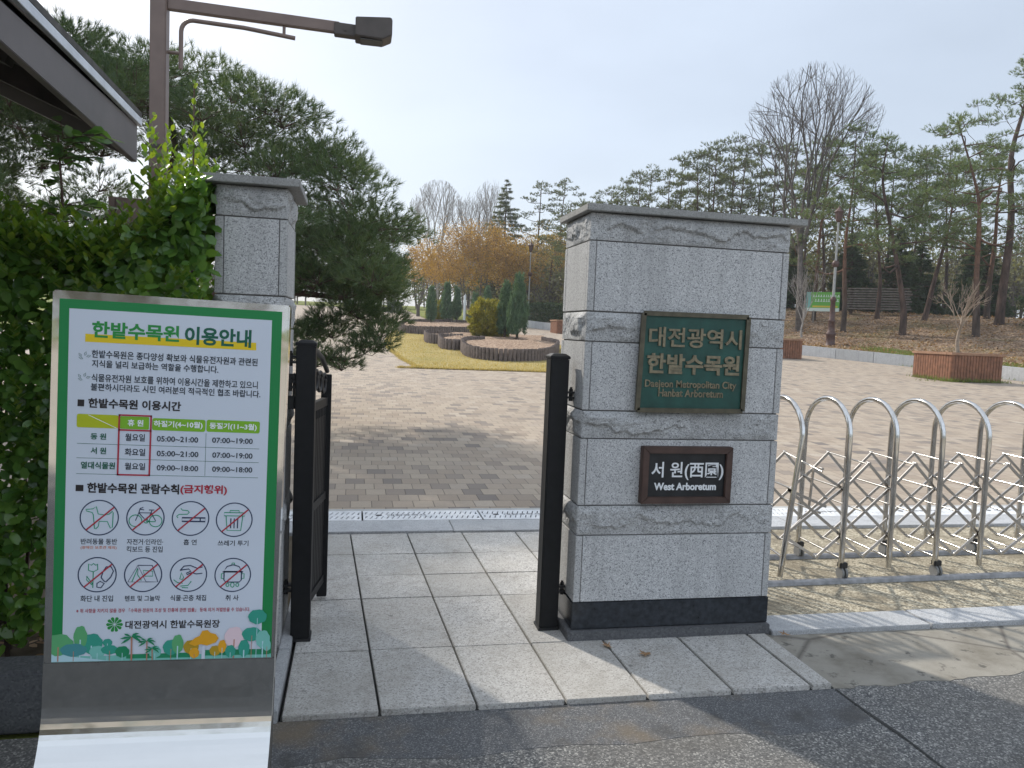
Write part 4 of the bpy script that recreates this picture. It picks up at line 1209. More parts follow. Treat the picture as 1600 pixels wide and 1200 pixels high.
# young shoots standing up along the top and on the face
parts = []
def shoot(px, py, pz, h, lean, nl, ls, top=1.):
    t_ = np.linspace(.06, 1, nl)
    ax_ = np.array([lean[0], lean[1], 1.]); ax_ /= np.linalg.norm(ax_)
    C = np.array([px,py,pz])+ax_*h*t_[:,None]
    ang = np.arange(nl)*2.39+rng.uniform(0,6)
    D = np.stack([np.cos(ang), np.sin(ang), np.full(nl, .55)],1)+ax_*(t_[:,None]*.9)
    Nn = np.stack([-np.cos(ang)*.5, -np.sin(ang)*.5, np.ones(nl)],1)
    s_ = ls*(1.05-.45*t_)*rng.uniform(.85,1.15,nl)
    parts.append(leaves(C, D, Nn, s_, s_*.58))
sm = MB()
for i in range(460):
    px = rng.uniform(-2.3, -.68); py = rng.uniform(3.55, 4.3)
    shoot(px, py, float(htop(px))-.10, rng.uniform(.10,.26), (rng.normal(0,.3), rng.normal(-.1,.3)), int(rng.integers(8,15)), .058)
for i in range(120):
    px = rng.uniform(-2.2, -.68); pz = rng.uniform(.8, 1.80)
    shoot(px, 3.56, pz, rng.uniform(.06,.15), (rng.normal(0,.3), -.6), 8, .045)
# the tall shoot cluster by the lamp post, and the one at the left
for i in range(44):
    px = -.82+rng.normal(0,.11); py = 4.05+rng.normal(0,.16); b = rng.uniform(1.85, 2.2); h = rng.uniform(.2,.42)*(1 if i > 3 else 1.35)
    shoot(px, py, b, h, (rng.normal(0,.16), rng.normal(0,.12)), int(14*h/.4)+5, .058)
shoot(-.79, 4.0, 2.1, .62, (.0,0), 24, .056); sm.tube([(-.79,4.0,1.5),(-.79,4.0,2.72)], .004, 5)
shoot(-1.0, 4.0, 1.75, .40, (.02,0), 16, .052)
mesh_np('young_shoots', *cat(parts), M['young'], root, org)
for i in range(70):
    px = rng.uniform(-2.6,-.7); py = rng.uniform(3.75,4.5); pts = [(px,py,0)]
    for k in range(4): pts.append((pts[-1][0]+rng.normal(0,.05), pts[-1][1]+rng.normal(0,.05), .4*(k+1)))
    sm.tube(pts, [.012,.010,.008,.006,.003], 5)
sm.build('stems', M['bark'], root, org)
# sapling with big leaves growing through the hedge
root = thing('leafy_sapling', 'thin leafy sapling rising out of the hedge below the roof eave', 'sapling', (-1.33, 3.95, 0))
org = root.location
mb = MB(); mb.tube([(-1.33,3.95,0),(-1.335,3.95,1.2),(-1.345,3.95,1.8),(-1.35,3.95,2.15),(-1.37,3.95,2.45)], [.011,.010,.008,.006,.003], 6)
tw = []
for i in range(44):
    z = rng.uniform(1.80, 2.44); a = rng.uniform(0, 6.28); L = rng.uniform(.08,.30)*(1.25-(z-1.85)*1.2)
    e = np.array([-1.345+math.cos(a)*L+.04, 3.95+math.sin(a)*L*.8, z+rng.uniform(-.02,.06)])
    mb.tube([(-1.345,3.95,z-.03), tuple(e)], [.003,.0015], 4)
    for k in range(5): tw.append((np.array([-1.345,3.95,z-.03])*(1-(k+1)/5)+e*(k+1)/5, a))
mb.build('stem', M['bark'], root, org)
C = np.array([p for p, a in tw]); n = len(C)
D = np.stack([np.cos([a for p, a in tw])+rng.normal(0,.6,n), np.sin([a for p, a in tw])+rng.normal(0,.6,n), rng.normal(-.15,.35,n)],1)
Nn = np.stack([rng.normal(0,.4,n), rng.normal(-.3,.4,n), np.ones(n)],1)
mesh_np('foliage', *leaves(C, D, Nn, rng.uniform(.055,.085,n), .045), leafmat('sapling_leaf', [(.05,.12,.04),(.11,.20,.07)], .5, .3, 3, 1.6), root, org)
# leaf litter on the bed under the hedge
n = 500
P = np.stack([rng.uniform(-4,-.4,n), rng.uniform(3.5,4.2,n), np.full(n,.005)],1)
stuff(mesh_np('leaf_litter', *leaves(P, rng.normal(size=(n,3))*[1,1,.1], np.tile([0,0,1.],(n,1))+rng.normal(0,.2,(n,3)), .05, .03), M['litter']))

# ------------------------------------------------------------------ trees: helpers
class Skel:
    """nodes of a growing branch skeleton"""
    def __init__(s): s.p = []; s.r = []
    def addpath(s, pts, r0, r1):
        n = len(pts)
        for i, p in enumerate(pts):
            s.p.append(np.array(p, float)); s.r.append(r0+(r1-r0)*i/max(1, n-1))
    def nearest(s, q, lift=.6):
        A = np.array(s.p); d = q-A
        c = np.linalg.norm(d, axis=1) + lift*np.maximum(0, A[:,2]-q[2]+.15)
        return int(np.argmin(c))

def smoothpath(pts, per=4):
    """Catmull-Rom through the points"""
    P = [np.array(p, float) for p in pts]; P = [2*P[0]-P[1]]+P+[2*P[-1]-P[-2]]; out = []
    for i in range(1, len(P)-2):
        for k in range(per):
            t_ = k/per
            out.append(.5*((2*P[i])+(P[i+1]-P[i-1])*t_+(2*P[i-1]-5*P[i]+4*P[i+1]-P[i+2])*t_**2+(3*P[i]-P[i-1]-3*P[i+1]+P[i+2])*t_**3))
    out.append(P[-2]); return out

def grow_to(mb, sk, q, r_, wob=.12, sides=5, sag=.1, rtip=.010, lift=.6):
    """a limb from the nearest skeleton node out to q"""
    i = sk.nearest(q, lift); a = sk.p[i]; L = np.linalg.norm(q-a)
    n = max(3, int(L/.35)+2)
    mid = []
    side = r_.normal(0, wob*L*.5, 3)
    for k in range(n):
        t_ = k/(n-1); p = a*(1-t_)+q*t_+side*math.sin(math.pi*t_)+r_.normal(0, .02*L, 3)*(0 < k < n-1)
        p[2] -= sag*L*math.sin(math.pi*t_)
        mid.append(p)
    r0 = min(sk.r[i]*.75, rtip+.020*L); 
    rad = [r0+(rtip*.6-r0)*k/(n-1) for k in range(n)]
    mb.tube(mid, rad, sides, 0, False)
    sk.addpath(mid[1:], rad[1], rad[-1])

def pad_tufts(C, R, n, r_):
    """tuft origins and axes through a flattened pad"""
    u = unit(r_.normal(size=(n,3)))*r_.uniform(.25,1.,(n,1))**.5
    P = C+u*R
    A = unit(u*[1,1,.6]+[0,0,.55]+r_.normal(0,.25,(n,3)))
    return P, A

# ------------------------------------------------------------------ the big spreading pine behind the gate
rg = np.random.default_rng(21)
K = 1.2
def KP(p): return (p[0]*K, p[1]*K, 1.6+(p[2]-1.6)*K if p[2] > .3 else p[2])
PX, PZ_ = [-7,-5.5,-4.06,-3.4,-2.71,-2.0,-1.27,-.66,-.15,.08,.45,.64], [3.6,4.2,4.62,4.74,4.72,4.62,4.36,4.02,3.62,3.12,2.78,2.45]
root = thing('spreading_pine', 'large dark spreading pine with a domed crown beyond the left gate pier', 'pine tree', (-3.0, 12.36, .1))
org = root.location
mb = MB(); sk = Skel()
tr = smoothpath([KP(p) for p in [(-2.5,10.3,0),(-2.45,10.25,.7),(-2.6,10.2,1.3),(-2.5,10.2,1.9)]])
mb.tube(tr, list(np.linspace(.17,.12,len(tr))), 10, 0, False); sk.addpath(tr, .17, .12)
for e in ([(-2.5,10.2,1.9),(-2.0,9.9,2.6),(-1.2,9.7,3.2),(-.5,9.6,3.5)], [(-2.55,10.2,1.7),(-1.7,9.6,1.9),(-.9,9.3,1.95),(-.1,9.1,1.9)], [(-2.5,10.2,1.9),(-2.6,10.3,2.8),(-2.3,10.5,3.6),(-2.4,10.5,4.3)],
          [(-2.5,10.2,1.5),(-3.4,9.6,1.9),(-4.6,9.3,2.3),(-5.8,9.4,2.6)], [(-2.5,10.2,1.9),(-1.8,10.8,2.7),(-1.0,11.2,3.3)],
          [(-2.5,10.2,1.2),(-1.6,9.5,1.3),(-.8,9.1,1.25),(-.1,8.9,1.2)]):
    q = smoothpath([KP(p) for p in e]); mb.tube(q, list(np.linspace(.095,.03,len(q))), 8, 0, False); sk.addpath(q, .085, .028)
pads = []
for i in range(430):
    x = rg.uniform(-6.6, .42); dy = rg.normal(0, 1.0)
    if abs(dy) > 2.1: continue
    top = float(np.interp(x, PX, PZ_))
    u = rg.choice([0.,0.,.42,.85,1.3,1.75])+rg.normal(0,.07)
    if x > -.9 and top-u < 2.0: continue
    z = top-.15-.27*dy*dy-u
    if z < 1.95: continue
    if -3.1 < x < -1.0 and 2.2 < z < 3.6 and rg.random() < .72: continue
    sz_ = rg.uniform(.75,1.25)
    pads.append((np.array(KP((x, 10+dy, z))), np.array([.66,.60,.20])*sz_))
for c, s_ in (((.26,8.9,1.40),(.26,.26,.17)), ((.10,8.95,1.34),(.26,.25,.14)), ((-.15,8.9,1.14),(.30,.25,.13)), ((-.42,8.85,1.18),(.32,.25,.14)), ((-.70,9.0,1.25),(.30,.25,.14)), ((-.35,9.1,1.62),(.28,.25,.12)),
              ((-.55,9.2,1.98),(.34,.3,.17)), ((-.15,9.3,2.02),(.34,.3,.17)), ((.25,9.4,2.05),(.30,.3,.16)), ((-.85,9.3,2.1),(.34,.3,.16)), ((.40,9.5,2.30),(.28,.28,.16)), ((-.55,9.1,1.45),(.24,.25,.10)), ((-1.0,9.0,1.6),(.3,.3,.15)), ((.02,9.0,1.72),(.26,.24,.10))):
    pads.append((np.array(KP(c)), np.array(s_)*K))
for i in range(20):      # the lower right boughs
    x = rg.uniform(-.95, .42); z = rg.uniform(1.45, 2.25) if x > -.2 else rg.uniform(1.2, 2.25)
    pads.append((np.array(KP((x, rg.uniform(8.9, 10.3), z))), np.array([.42,.38,.17])*rg.uniform(.8,1.25)))
pads.sort(key=lambda p: np.linalg.norm(p[0]-np.array([-3.,12.2,2.1])))
TP = []; TA = []
for c, R in pads:
    grow_to(mb, sk, c-np.array([0,0,R[2]*.5]), rg, .12, 5, .04, .009)
    P, A = pad_tufts(c, R, 118 if R[2] < .3 and R[0] > .42 else 120, rg); P[:,2] += .12*(1-((P[:,0]-c[0])**2+(P[:,1]-c[1])**2)/(R[0]**2)); TP.append(P); TA.append(A)
    for k in range(7):
        j = rg.integers(0, len(P)); mb.tube([c-[0,0,R[2]*.5], (c+P[j])/2-[0,0,.02], P[j]], [.008,.005,.003], 3, 0, False)
mb.build('trunk_and_limbs', M['bark'], root, org)
TP = np.concatenate(TP); TA = np.concatenate(TA)
mesh_np('needles', *tufts(TP, TA, 15, .12, .0064, .85), M['needle'], root, org)

# ------------------------------------------------------------------ red pines on the mound
def red_pine(name, label, cat, base, path, h0, npad, spread, seed, r0=.16, nmat='rneedle', bmat='redbark', group=None, padr=(.60,1.05), ntuft=34, wn=.022, droop=.05):
    r_ = np.random.default_rng(seed)
    base = np.array([base[0], base[1], Tz(base[0], base[1])-.02])
    root = thing(name, label, cat, base, group)
    mb = MB(); sk = Skel()
    tr = smoothpath([base+np.array(p) for p in [(0,0,-.1)]+path], 5)
    n = len(tr); rad = [r0*(1.25 if i == 0 else 1)*(1-.86*(i/(n-1))**1.1) for i in range(n)]
    mb.tube(tr, rad, 9, 0, False); sk.addpath(tr, r0, r0*.15)
    H = path[-1][2]; TH = np.array([p[2]-base[2] for p in tr]); TPt = np.array(tr)
    pads = []; ang = r_.uniform(0, 6.28)
    for i in range(npad):
        f = (i+.5)/npad; h = h0+(H-h0)*f**.9
        c = np.array([np.interp(h, TH, TPt[:,k]) for k in range(3)])
        ang += 2.39+r_.normal(0,.5)
        R = spread*(.35+.75*(1-f)**.55)*(.5+.5*r_.random())*(1 if f < .9 else .5)
        p = c+np.array([math.cos(ang)*R, math.sin(ang)*R, (.10-droop*(1-f))*R+r_.normal(0,.15)])
        k = r_.uniform(*padr)*(1.05-.3*f)
        pads.append((p, np.array([k, k, k*.38])))
        if r_.random() < .95:
            a2 = ang+r_.normal(0,.6); p2 = p+np.array([math.cos(a2), math.sin(a2), .05])*k*1.2
            pads.append((p2, np.array([k, k, k*.32])*.75))
    pads.append((TPt[-1]+[0,0,.1], np.array([.6,.6,.35])))
    pads.sort(key=lambda p: np.linalg.norm((p[0]-c)[:2]))
    TP = []; TA = []
    for c, R in pads:
        grow_to(mb, sk, c-np.array([0,0,R[2]*.6]), r_, .34, 5, .02, .021, .9)
        P, A = pad_tufts(c, R, int(ntuft*(R[0]/.75)**1.6)+5, r_); TP.append(P); TA.append(A)
        for k in range(4):
            j = r_.integers(0, len(P)); mb.tube([c-[0,0,R[2]*.6], P[j]], [.014,.007], 3, 0, False)
    for k in range(5):     # dead snags below the crown
        h = h0*(.45+.5*r_.random()); i = int(np.argmin(abs(TH-h))); a = r_.uniform(0,6.28); L = r_.uniform(.4,1.1)
        p = TPt[i]; mb.tube([p, p+[math.cos(a)*L*.5, math.sin(a)*L*.5, .02], p+[math.cos(a)*L, math.sin(a)*L, -.05*L]], [.022,.014,.006], 4, 0, False)
    mb.build('trunk', M[bmat], root, root.location)
    mesh_np('crown', *tufts_r(np.concatenate(TP), np.concatenate(TA), 11, .21, wn, r_), M[nmat], root, root.location)
    return root
def tufts_r(C, A, k, L, W, r_):
    global rng
    old = rng; rng = r_
    o = tufts(C, A, k, L, W, .9); rng = old
    return o

def stretch(path, k=1.): return path
red_pine('red_pine', 'slender red pine with an orange trunk standing behind the banner and lamp post', 'pine tree', (27.05,38.93), [(0,0,1.5),(-.15,0,3.2),(-.22,0,5.2),(.05,.1,8.),(.12,.2,11.4)], 4.0, 28, 2.8, 31, .16)
red_pine('red_pine', 'leaning red pine with a strongly bent trunk, centre of the mound', 'pine tree', (28.68,36.14), [(-.02,0,1.2),(-.38,0,2.8),(-1.0,.1,5.3),(-1.7,.2,8.0),(-1.5,.3,10.1)], 4.0, 26, 2.8, 32, .19, bmat='bark')
red_pine('red_pine', 'red pine with a forked looking orange trunk behind the tree planter', 'pine tree', (30.72,33.36), [(-.1,0,1.4),(-.25,0,3.0),(-.30,.1,6.2),(-.65,.2,7.8),(-1.8,.3,10.6)], 4.2, 28, 3.0, 33, .19)
red_pine('tall_pine', 'tallest dark trunked pine at the right edge, its crown leaving the frame', 'pine tree', (33.87,35.28), [(.05,0,1.6),(.22,0,5.4),(-.02,.1,8.8),(.5,.1,11.4),(1.1,.2,13.9)], 4.9, 40, 3.6, 34, .25, bmat='bark')
red_pine('red_pine', 'thin dark pine behind the slatted stack, left of the bent red pine', 'pine tree', (30.75,41.06), [(.05,0,1.5),(.0,0,2.8),(-.55,0,6.4),(-.9,0,9.9)], 5.2, 20, 2.1, 35, .15, bmat='bark')
red_pine('red_pine', 'pine leaning to the right behind the slatted stack', 'pine tree', (32.29,38.96), [(.4,0,2.),(.85,0,4.0),(1.25,0,6.3),(1.5,0,9.2)], 4.2, 22, 2.3, 36, .16, bmat='bark')
red_pine('red_pine', 'thin red pine directly behind the green banner sign', 'pine tree', (27.74,42.93), [(0,0,2.5),(.05,0,5.4),(.3,0,8.),(.5,0,11.2)], 5.6, 22, 2.2, 37, .13)
red_pine('red_pine', 'pine with low spreading boughs at the right edge, beside the tallest pine', 'pine tree', (35.6,38.0), [(0,0,2.),(.15,0,4.5),(.1,0,7.),(.3,0,9.)], 3.2, 26, 3.3, 38, .17, droop=.15)
# the distant row of slim pines seen over the big pier
protos = []
for k in range(4):
    protos.append([k, None])
ROW = [(.276,56,8.6),(.292,52,8.4),(.312,58,9.4),(.330,53,9.2),(.352,57,10.2),(.372,51,10.0),(.392,56,10.8),(.412,50,10.0),(.432,55,11.2),(.452,50,11.0),(.470,56,12.2),(.488,49,11.4),(.508,54,12.4),(.528,48,11.2),(.545,54,12.2),(.565,50,11.4),(.590,53,11.8),(.625,56,11.6),(.66,55,12.2),(.70,54,12.4),(.76,52,12.2),(.80,56,13.),(.81,50,12.),(.86,54,13.4),(.91,55,14.)]
PH = []
for i, (rt_, yy, hh) in enumerate(ROW):
    xx = rt_*yy; k = i % 4
    lab = 'slim sparse pine in the distant row along the skyline behind the big granite pier' if i < 17 else 'slim sparse pine deep in the grove behind the red pines'
    grp = 'distant row of slim pines' if i < 17 else 'pines deep in the grove'
    if protos[k][1] is None:
        kink = [(0,0,0),(.3,0,.2),(-.35,.2,0),(.15,-.3,.1)][k]
        o = red_pine('slim_pine', lab, 'pine tree', (xx, yy), [(kink[0]*.5,0,3.),(kink[0],kink[1],6.),(kink[0]*.3,kink[1],10.)], (4.0,4.8,3.6,5.2)[k], (26,20,28,18)[k], (1.7,1.9,1.6,2.0)[k], 60+k, .13, 'fneedle', 'bark', grp, (.42,.75), 30, .024)
        protos[k][1] = o
    else:
        o = copy_tree(protos[k][1]); o.location = (xx, yy, Tz(xx, yy)-.02)
        o['label'] = lab; o['group'] = grp
    o.scale = (hh/10.*.9, hh/10.*.9, hh/10.)
    o.rotation_euler = (0, 0, i*2.1)

def dome_tree(name, label, cat, base, H, rx, cz, rz, ntip, seed, r0=.16, fork=1.2, bmat='greybark', lm=None, nleaf=0, ls=.12, group=None, rtip=.008, shell=.45, stems=3, jit=.3, off=(0,0), wob=.16, wobr=.16):
    """a tree whose limbs are grown out to tips spread through a rounded crown; cz = centre height, rz = half height"""
    r_ = np.random.default_rng(seed)
    b = np.array([base[0], base[1], Tz(*base[:2])-.05])
    root = thing(name, label, cat, b, group)
    mb = MB(); br = MB(); sk = Skel()
    for k in range(stems):
        a = 2*math.pi*k/stems+r_.uniform(0,1); s_ = .12*k
        e = b+[off[0]*.3+math.cos(a)*rx*.16, math.sin(a)*rx*.16, cz-rz*.75]
        q = smoothpath([b+[math.cos(a)*s_, math.sin(a)*s_, 0], b+[math.cos(a)*s_*1.2, math.sin(a)*s_*1.2, fork], e, e+[math.cos(a)*rx*.10, math.sin(a)*rx*.10, rz*.8]], 4)
        rr_ = r0*(1 if k == 0 else .75)
        mb.tube(q, list(np.linspace(rr_*1.1, rr_*.3, len(q))), 8, 0, False); sk.addpath(q, rr_, rr_*.3)
    u = unit(r_.normal(size=(ntip,3))); u[:,2] = np.abs(u[:,2])*1.15-.25
    R = (shell+(1-shell)*r_.random((ntip,1)))**.6*(1+wobr*np.clip(r_.normal(size=(ntip,1)),-2,1.2))
    tips = b+np.array([off[0], off[1], cz])+u*R*[rx, rx, rz]
    tips = tips[np.argsort(np.linalg.norm(tips-(b+[0,0,cz-rz*.8]), axis=1))]
    L = []
    for q in tips:
        n0 = len(sk.p); grow_to(br, sk, q, r_, wob, 4, -.03, rtip, .9)
        A = np.array(sk.p[n0:]); L.append(A)
        for k in range(3):      # side twigs
            p = A[r_.integers(max(0, len(A)-4), len(A))]; d = unit(u[0]*0+(p-(b+[0,0,cz-rz]))+r_.normal(0,.5*np.linalg.norm(p-b)*.5,3))
            e = p+d*r_.uniform(.3,.9)*rx*.14+[0,0,.1*rx*.2]; br.tube([p, (p+e)/2+r_.normal(0,.015,3), e], [rtip*.7, rtip*.6, rtip*.45], 3, 0, False); L.append(np.array([p, e]))
    mb.build('trunk', M[bmat], root, root.location); br.build('branches', M[bmat], root, root.location)
    if lm:
        P = []
        for A in L:
            j = r_.integers(0, len(A), nleaf); t_ = r_.random((nleaf,1)); P.append(A[j]*(1-t_)+A[np.minimum(j+1, len(A)-1)]*t_+r_.normal(0,jit,(nleaf,3)))
        P = np.concatenate(P); n = len(P)
        P = P[P[:,2] > b[2]+(cz-rz*.35)*.8]; n = len(P)
        mesh_np('crown', *leaves(P, r_.normal(size=(n,3)), r_.normal(size=(n,3))+[0,0,.6], ls*r_.uniform(.6,1.4,n), ls*.6), M[lm], root, root.location)
    return root

# ------------------------------------------------------------------ bare trees
def bare_tree(name, label, cat, base, H, W, seed, r0=.16, fork=.35, depth=5, mat='greybark', group=None, zoff=-.05, kids=(3,4), up=.55, minr=.008, lean=(0,0), dome=None):
    r_ = np.random.default_rng(seed)
    base = np.array([base[0], base[1], (base[2] if len(base) > 2 else Tz(base[0], base[1]))+zoff])
    root = thing(name, label, cat, base, group)
    trunk = MB(); crown = MB(); tips = []
    hf = H*fork
    p1 = base+np.array([lean[0]*hf, lean[1]*hf, hf])
    trunk.tube(smoothpath([base, base*(.5)+p1*.5+r_.normal(0,.02*H,3)*[1,1,0], p1], 3), list(np.linspace(r0*1.15, r0*.72, 7)), 9, 0, False)
    def rec(p, d, L, r, lev):
        n = 4 if lev < 3 else 3
        pts = [p]; q = p; dd = d.copy()
        for k in range(n):
            dd = dd+r_.normal(0,.10,3)+np.array([0,0,up*.10]); dd /= np.linalg.norm(dd)
            q2 = q+dd*L/n
            if dome is not None:
                e_ = (q2-base-np.array([0,0,dome[0]]))/np.array([dome[1],dome[1],dome[2]])
                if e_.dot(e_) > 1.: break
            q = q2; pts.append(q)
        if len(pts) < 2: return
        n = len(pts)-1
        rr = np.linspace(r, max(minr*.8, r*.55), n+1)
        (trunk if lev == 0 else crown).tube(pts, list(rr), 6 if lev == 0 else (5 if lev < 2 else 3), 0, False)
        if lev >= depth: tips.append((pts, lev)); return
        if lev >= depth-2: tips.append((pts, lev))
        m = int(r_.integers(kids[0], kids[1]+1))
        for j in range(m):
            t_ = 1. if j == 0 else r_.uniform(.35,.95)
            b = pts[min(n, int(round(t_*n)))]
            perp = unit(np.cross(dd, r_.normal(size=3)))
            nd = unit(dd*(1. if j else 1.5)+perp*r_.uniform(.35,.75)*(1 if j else .35)+np.array([0,0,up*.3]))
            rec(b, nd, L*r_.uniform(.58,.80), max(minr, r*(.55 if j else .7)), lev+1)
    nl = 5 if dome is None else 7
    for j in range(nl):
        a = 2*math.pi*j/nl+r_.normal(0,.3)
        s_ = (W/2)/(H*(1-fork))*r_.uniform(.35,1.05)
        if j == 0: s_ *= (.15 if dome is None else .4)
        d = unit(np.array([math.cos(a)*s_, math.sin(a)*s_, 1.]))
        b = p1-np.array([0,0,hf*.18*r_.random()])
        rec(b, d, H*(1-fork)*.36, r0*.5, 0)
    trunk.build('trunk', M[mat], root, root.location)
    crown.build('branches', M[mat], root, root.location)
    return root, tips
bare_tree('bare_tree', 'tall leafless tree with a broad fan of twigs rising above the pines', 'tree', (25.34,40.61), 17.5, 13., 5, .19, .30, 5, 'greybark', None, -.05, (3,3), .34, .0048, (-.05,0), (9.2, 4.4, 6.2))
bare_tree('bare_tree', 'pale leafless tree with upright twigs, left of the conifer above the copper tree', 'tree', (8.5,86.), 16.5, 10., 6, .2, .30, 5, 'palebark', None, -.05, (3,3), .5, .010, (0,0), (8.6,3.7,6.2))
bare_tree('bare_tree', 'smaller pale leafless tree just left of the dark conifer', 'tree', (13.0,88.), 15.5, 9., 7, .2, .30, 5, 'palebark', None, -.05, (2,3), .5, .010, (0,0), (8.0,3.3,5.8))
bare_tree('bare_tree', 'pale leafless tree directly behind the dark conifer', 'tree', (15.3,90.), 17., 8., 8, .2, .32, 5, 'palebark', None, -.05, (2,3), .5, .010, (0,0), (9.2,3.,6.2))
bare_tree('bare_shrub', 'small leafless shrub tree right of the big pier, left of the banner sign', 'shrub', (24.3,38.6), 4.3, 5.0, 9, .06, .22, 4, 'palebark', minr=.006, kids=(2,3))

# ------------------------------------------------------------------ spring trees beyond the beds
def leafy(name, label, cat, base, H, W, seed, lm, r0, fork, nper, ls, bm='greybark', up=.35, depth=4, kids=(3,4), jit=.25):
    root, tips = bare_tree(name, label, cat, base, H, W, seed, r0, fork, depth, bm, None, -.05, kids, up, .012)
    r_ = np.random.default_rng(seed+500); P = []
    for pts, lev in tips:
        A = np.array(pts)
        for k in range(nper):
            i = r_.integers(1, len(A)); t_ = r_.random()
            P.append(A[i-1]*(1-t_)+A[i]*t_+r_.normal(0,jit,3))
    P = np.array(P); n = len(P)
    V = leaves(P, r_.normal(size=(n,3)), r_.normal(size=(n,3))+[0,0,.6], ls*r_.uniform(.7,1.3,n), ls*.62)
    mesh_np('crown', *V, M[lm], root, root.location)
    return root
dome_tree('copper_tree', 'broad rounded tree covered in copper brown spring leaves beyond the flower beds', 'tree', (9.3,62.9), 8.6, 5.0, 4.0, 4.5, 520, 41, .16, .6, 'greybark', 'copper', 13, .115, None, .012, .35, 4, .26, (.6,0))
dome_tree('copper_tree', 'smaller olive brown tree overlapping the right side of the copper tree', 'tree', (13.0,65.5), 7.4, 3.0, 3.7, 3.5, 200, 42, .14, .6, 'greybark', 'olive', 9, .115, None, .012, .35, 3, .26)
dome_tree('yellow_tree', 'bright golden yellow tree left of the copper tree', 'tree', (5.6,71.), 7.0, 2.3, 4.0, 3.2, 150, 43, .12, 1., 'greybark', 'yellow', 9, .12, None, .011, .35, 2, .24)
dome_tree('yellow_tree', 'orange yellow tree partly hidden behind the copper tree', 'tree', (8.0,75.), 7.2, 2.6, 4.1, 3.2, 150, 44, .12, 1., 'greybark', 'yellow', 8, .12, None, .011, .35, 2, .24)
dome_tree('olive_tree', 'olive yellow tree with a dark trunk behind the far lantern', 'tree', (15.9,64.5), 7.8, 2.7, 4.8, 3.0, 130, 45, .17, 2.4, 'bark', 'olive', 8, .115, None, .012, .35, 1, .26)
# dark conifer
def conifer(name, label, base, H, W, seed, mat, n, group=None, wn=.05, base_h=.12):
    r_ = np.random.default_rng(seed); b = np.array([base[0], base[1], Tz(*base[:2])-.05])
    root = thing(name, label, 'conifer', b, group)
    mb = MB(); mb.tube([b, b+[0,0,H*.98]], [H*.016, .02], 7, 0, False)
    C = []; A = []; h = H*base_h
    while h < H:
        f = (h-H*base_h)/(H*(1-base_h)); R = W/2*(1-f)**.85*r_.uniform(.75,1.1)+.12
        for j in range(int(5+4*(1-f))):
            a = r_.uniform(0,6.28); e = b+[math.cos(a)*R, math.sin(a)*R, h+R*(.10-.22*(1-f))]
            s0 = b+[0,0,h]; mb.tube([s0, (s0+e)/2+[0,0,.06*R], e], [.03,.02,.008], 3, 0, False)
            m = max(3, int(n*R))
            t_ = r_.uniform(.25,1,m)[:,None]; sd_ = np.array([-math.sin(a), math.cos(a), 0])
            P = s0*(1-t_)+e*t_+sd_*r_.normal(0,.16,(m,1))*R*(1.2-t_)+[0,0,-.04]+r_.normal(0,.04,(m,3))
            C.append(P); A.append(np.tile(unit(e-s0)+[0,0,-.25], (m,1))+sd_*r_.normal(0,.5,(m,1)))
        h += H*.028*r_.uniform(.8,1.25)
    mb.build('trunk', M['bark'], root, root.location)
    mesh_np('crown', *tufts_r(np.concatenate(C), np.concatenate(A), 9, .34*max(.6, H/13), wn, r_), M[mat], root, root.location)
    return root
conifer('cedar', 'dark pyramidal conifer standing above the copper tree', (14.5,77.), 13.4, 7.5, 51, 'fneedle', 10)
red_pine('sparse_pine', 'thin sparse pine with two dark stems, between the conifer and the big pier', 'pine tree', (17.2,74.), [(0,0,4.),(.1,0,8.),(.2,0,12.4)], 5.5, 22, 2.4, 71, .17, 'fneedle', 'bark', None, (.5,.8), 26, .035)
red_pine('sparse_pine', 'thin sparse pine just left of the big pier top', 'pine tree', (19.2,72.), [(0,0,4.),(-.2,0,8.),(.1,0,12.2)], 5.0, 22, 2.4, 72, .17, 'fneedle', 'bark', None, (.5,.8), 26, .035)
red_pine('sparse_pine', 'bushy low pine at the left edge of the big pier, with spreading boughs', 'pine tree', (17.3,63.), [(0,0,3.),(.2,0,6.),(.3,0,8.6)], 2.2, 24, 2.9, 73, .16, 'fneedle', 'bark', None, (.5,.9), 26, .03)

# the tall pine left of the picture whose crown, above the frame, shades the gateway
r_ = np.random.default_rng(300)
root = thing('shade_pine', 'tall pine standing left of the frame whose crown shades the gateway', 'pine tree', (-10.5, 14.5, .2))
org = root.location
mb = MB(); sk = Skel(); tr = smoothpath([(-10.5,14.5,0),(-10.2,14.5,4.),(-9.2,14.6,7.),(-7.2,14.5,10.2)]); mb.tube(tr, list(np.linspace(.26,.09,len(tr))), 9, 0, False); sk.addpath(tr, .26, .09)
TP = []; TA = []
for i in range(62):
    u = unit(r_.normal(size=3))*r_.random()**.4
    c = np.array([-6.85, 14.45, 9.6])+u*[1.75, 2.2, 1.5]
    grow_to(mb, sk, c, r_, .15, 5, .02, .016)
    P, A = pad_tufts(c, np.array([.75,.75,.32]), 42, r_); TP.append(P); TA.append(A)
mb.build('trunk', M['bark'], root, org)
mesh_np('crown', *tufts_r(np.concatenate(TP), np.concatenate(TA), 9, .22, .03, r_), M['needle'], root, org)

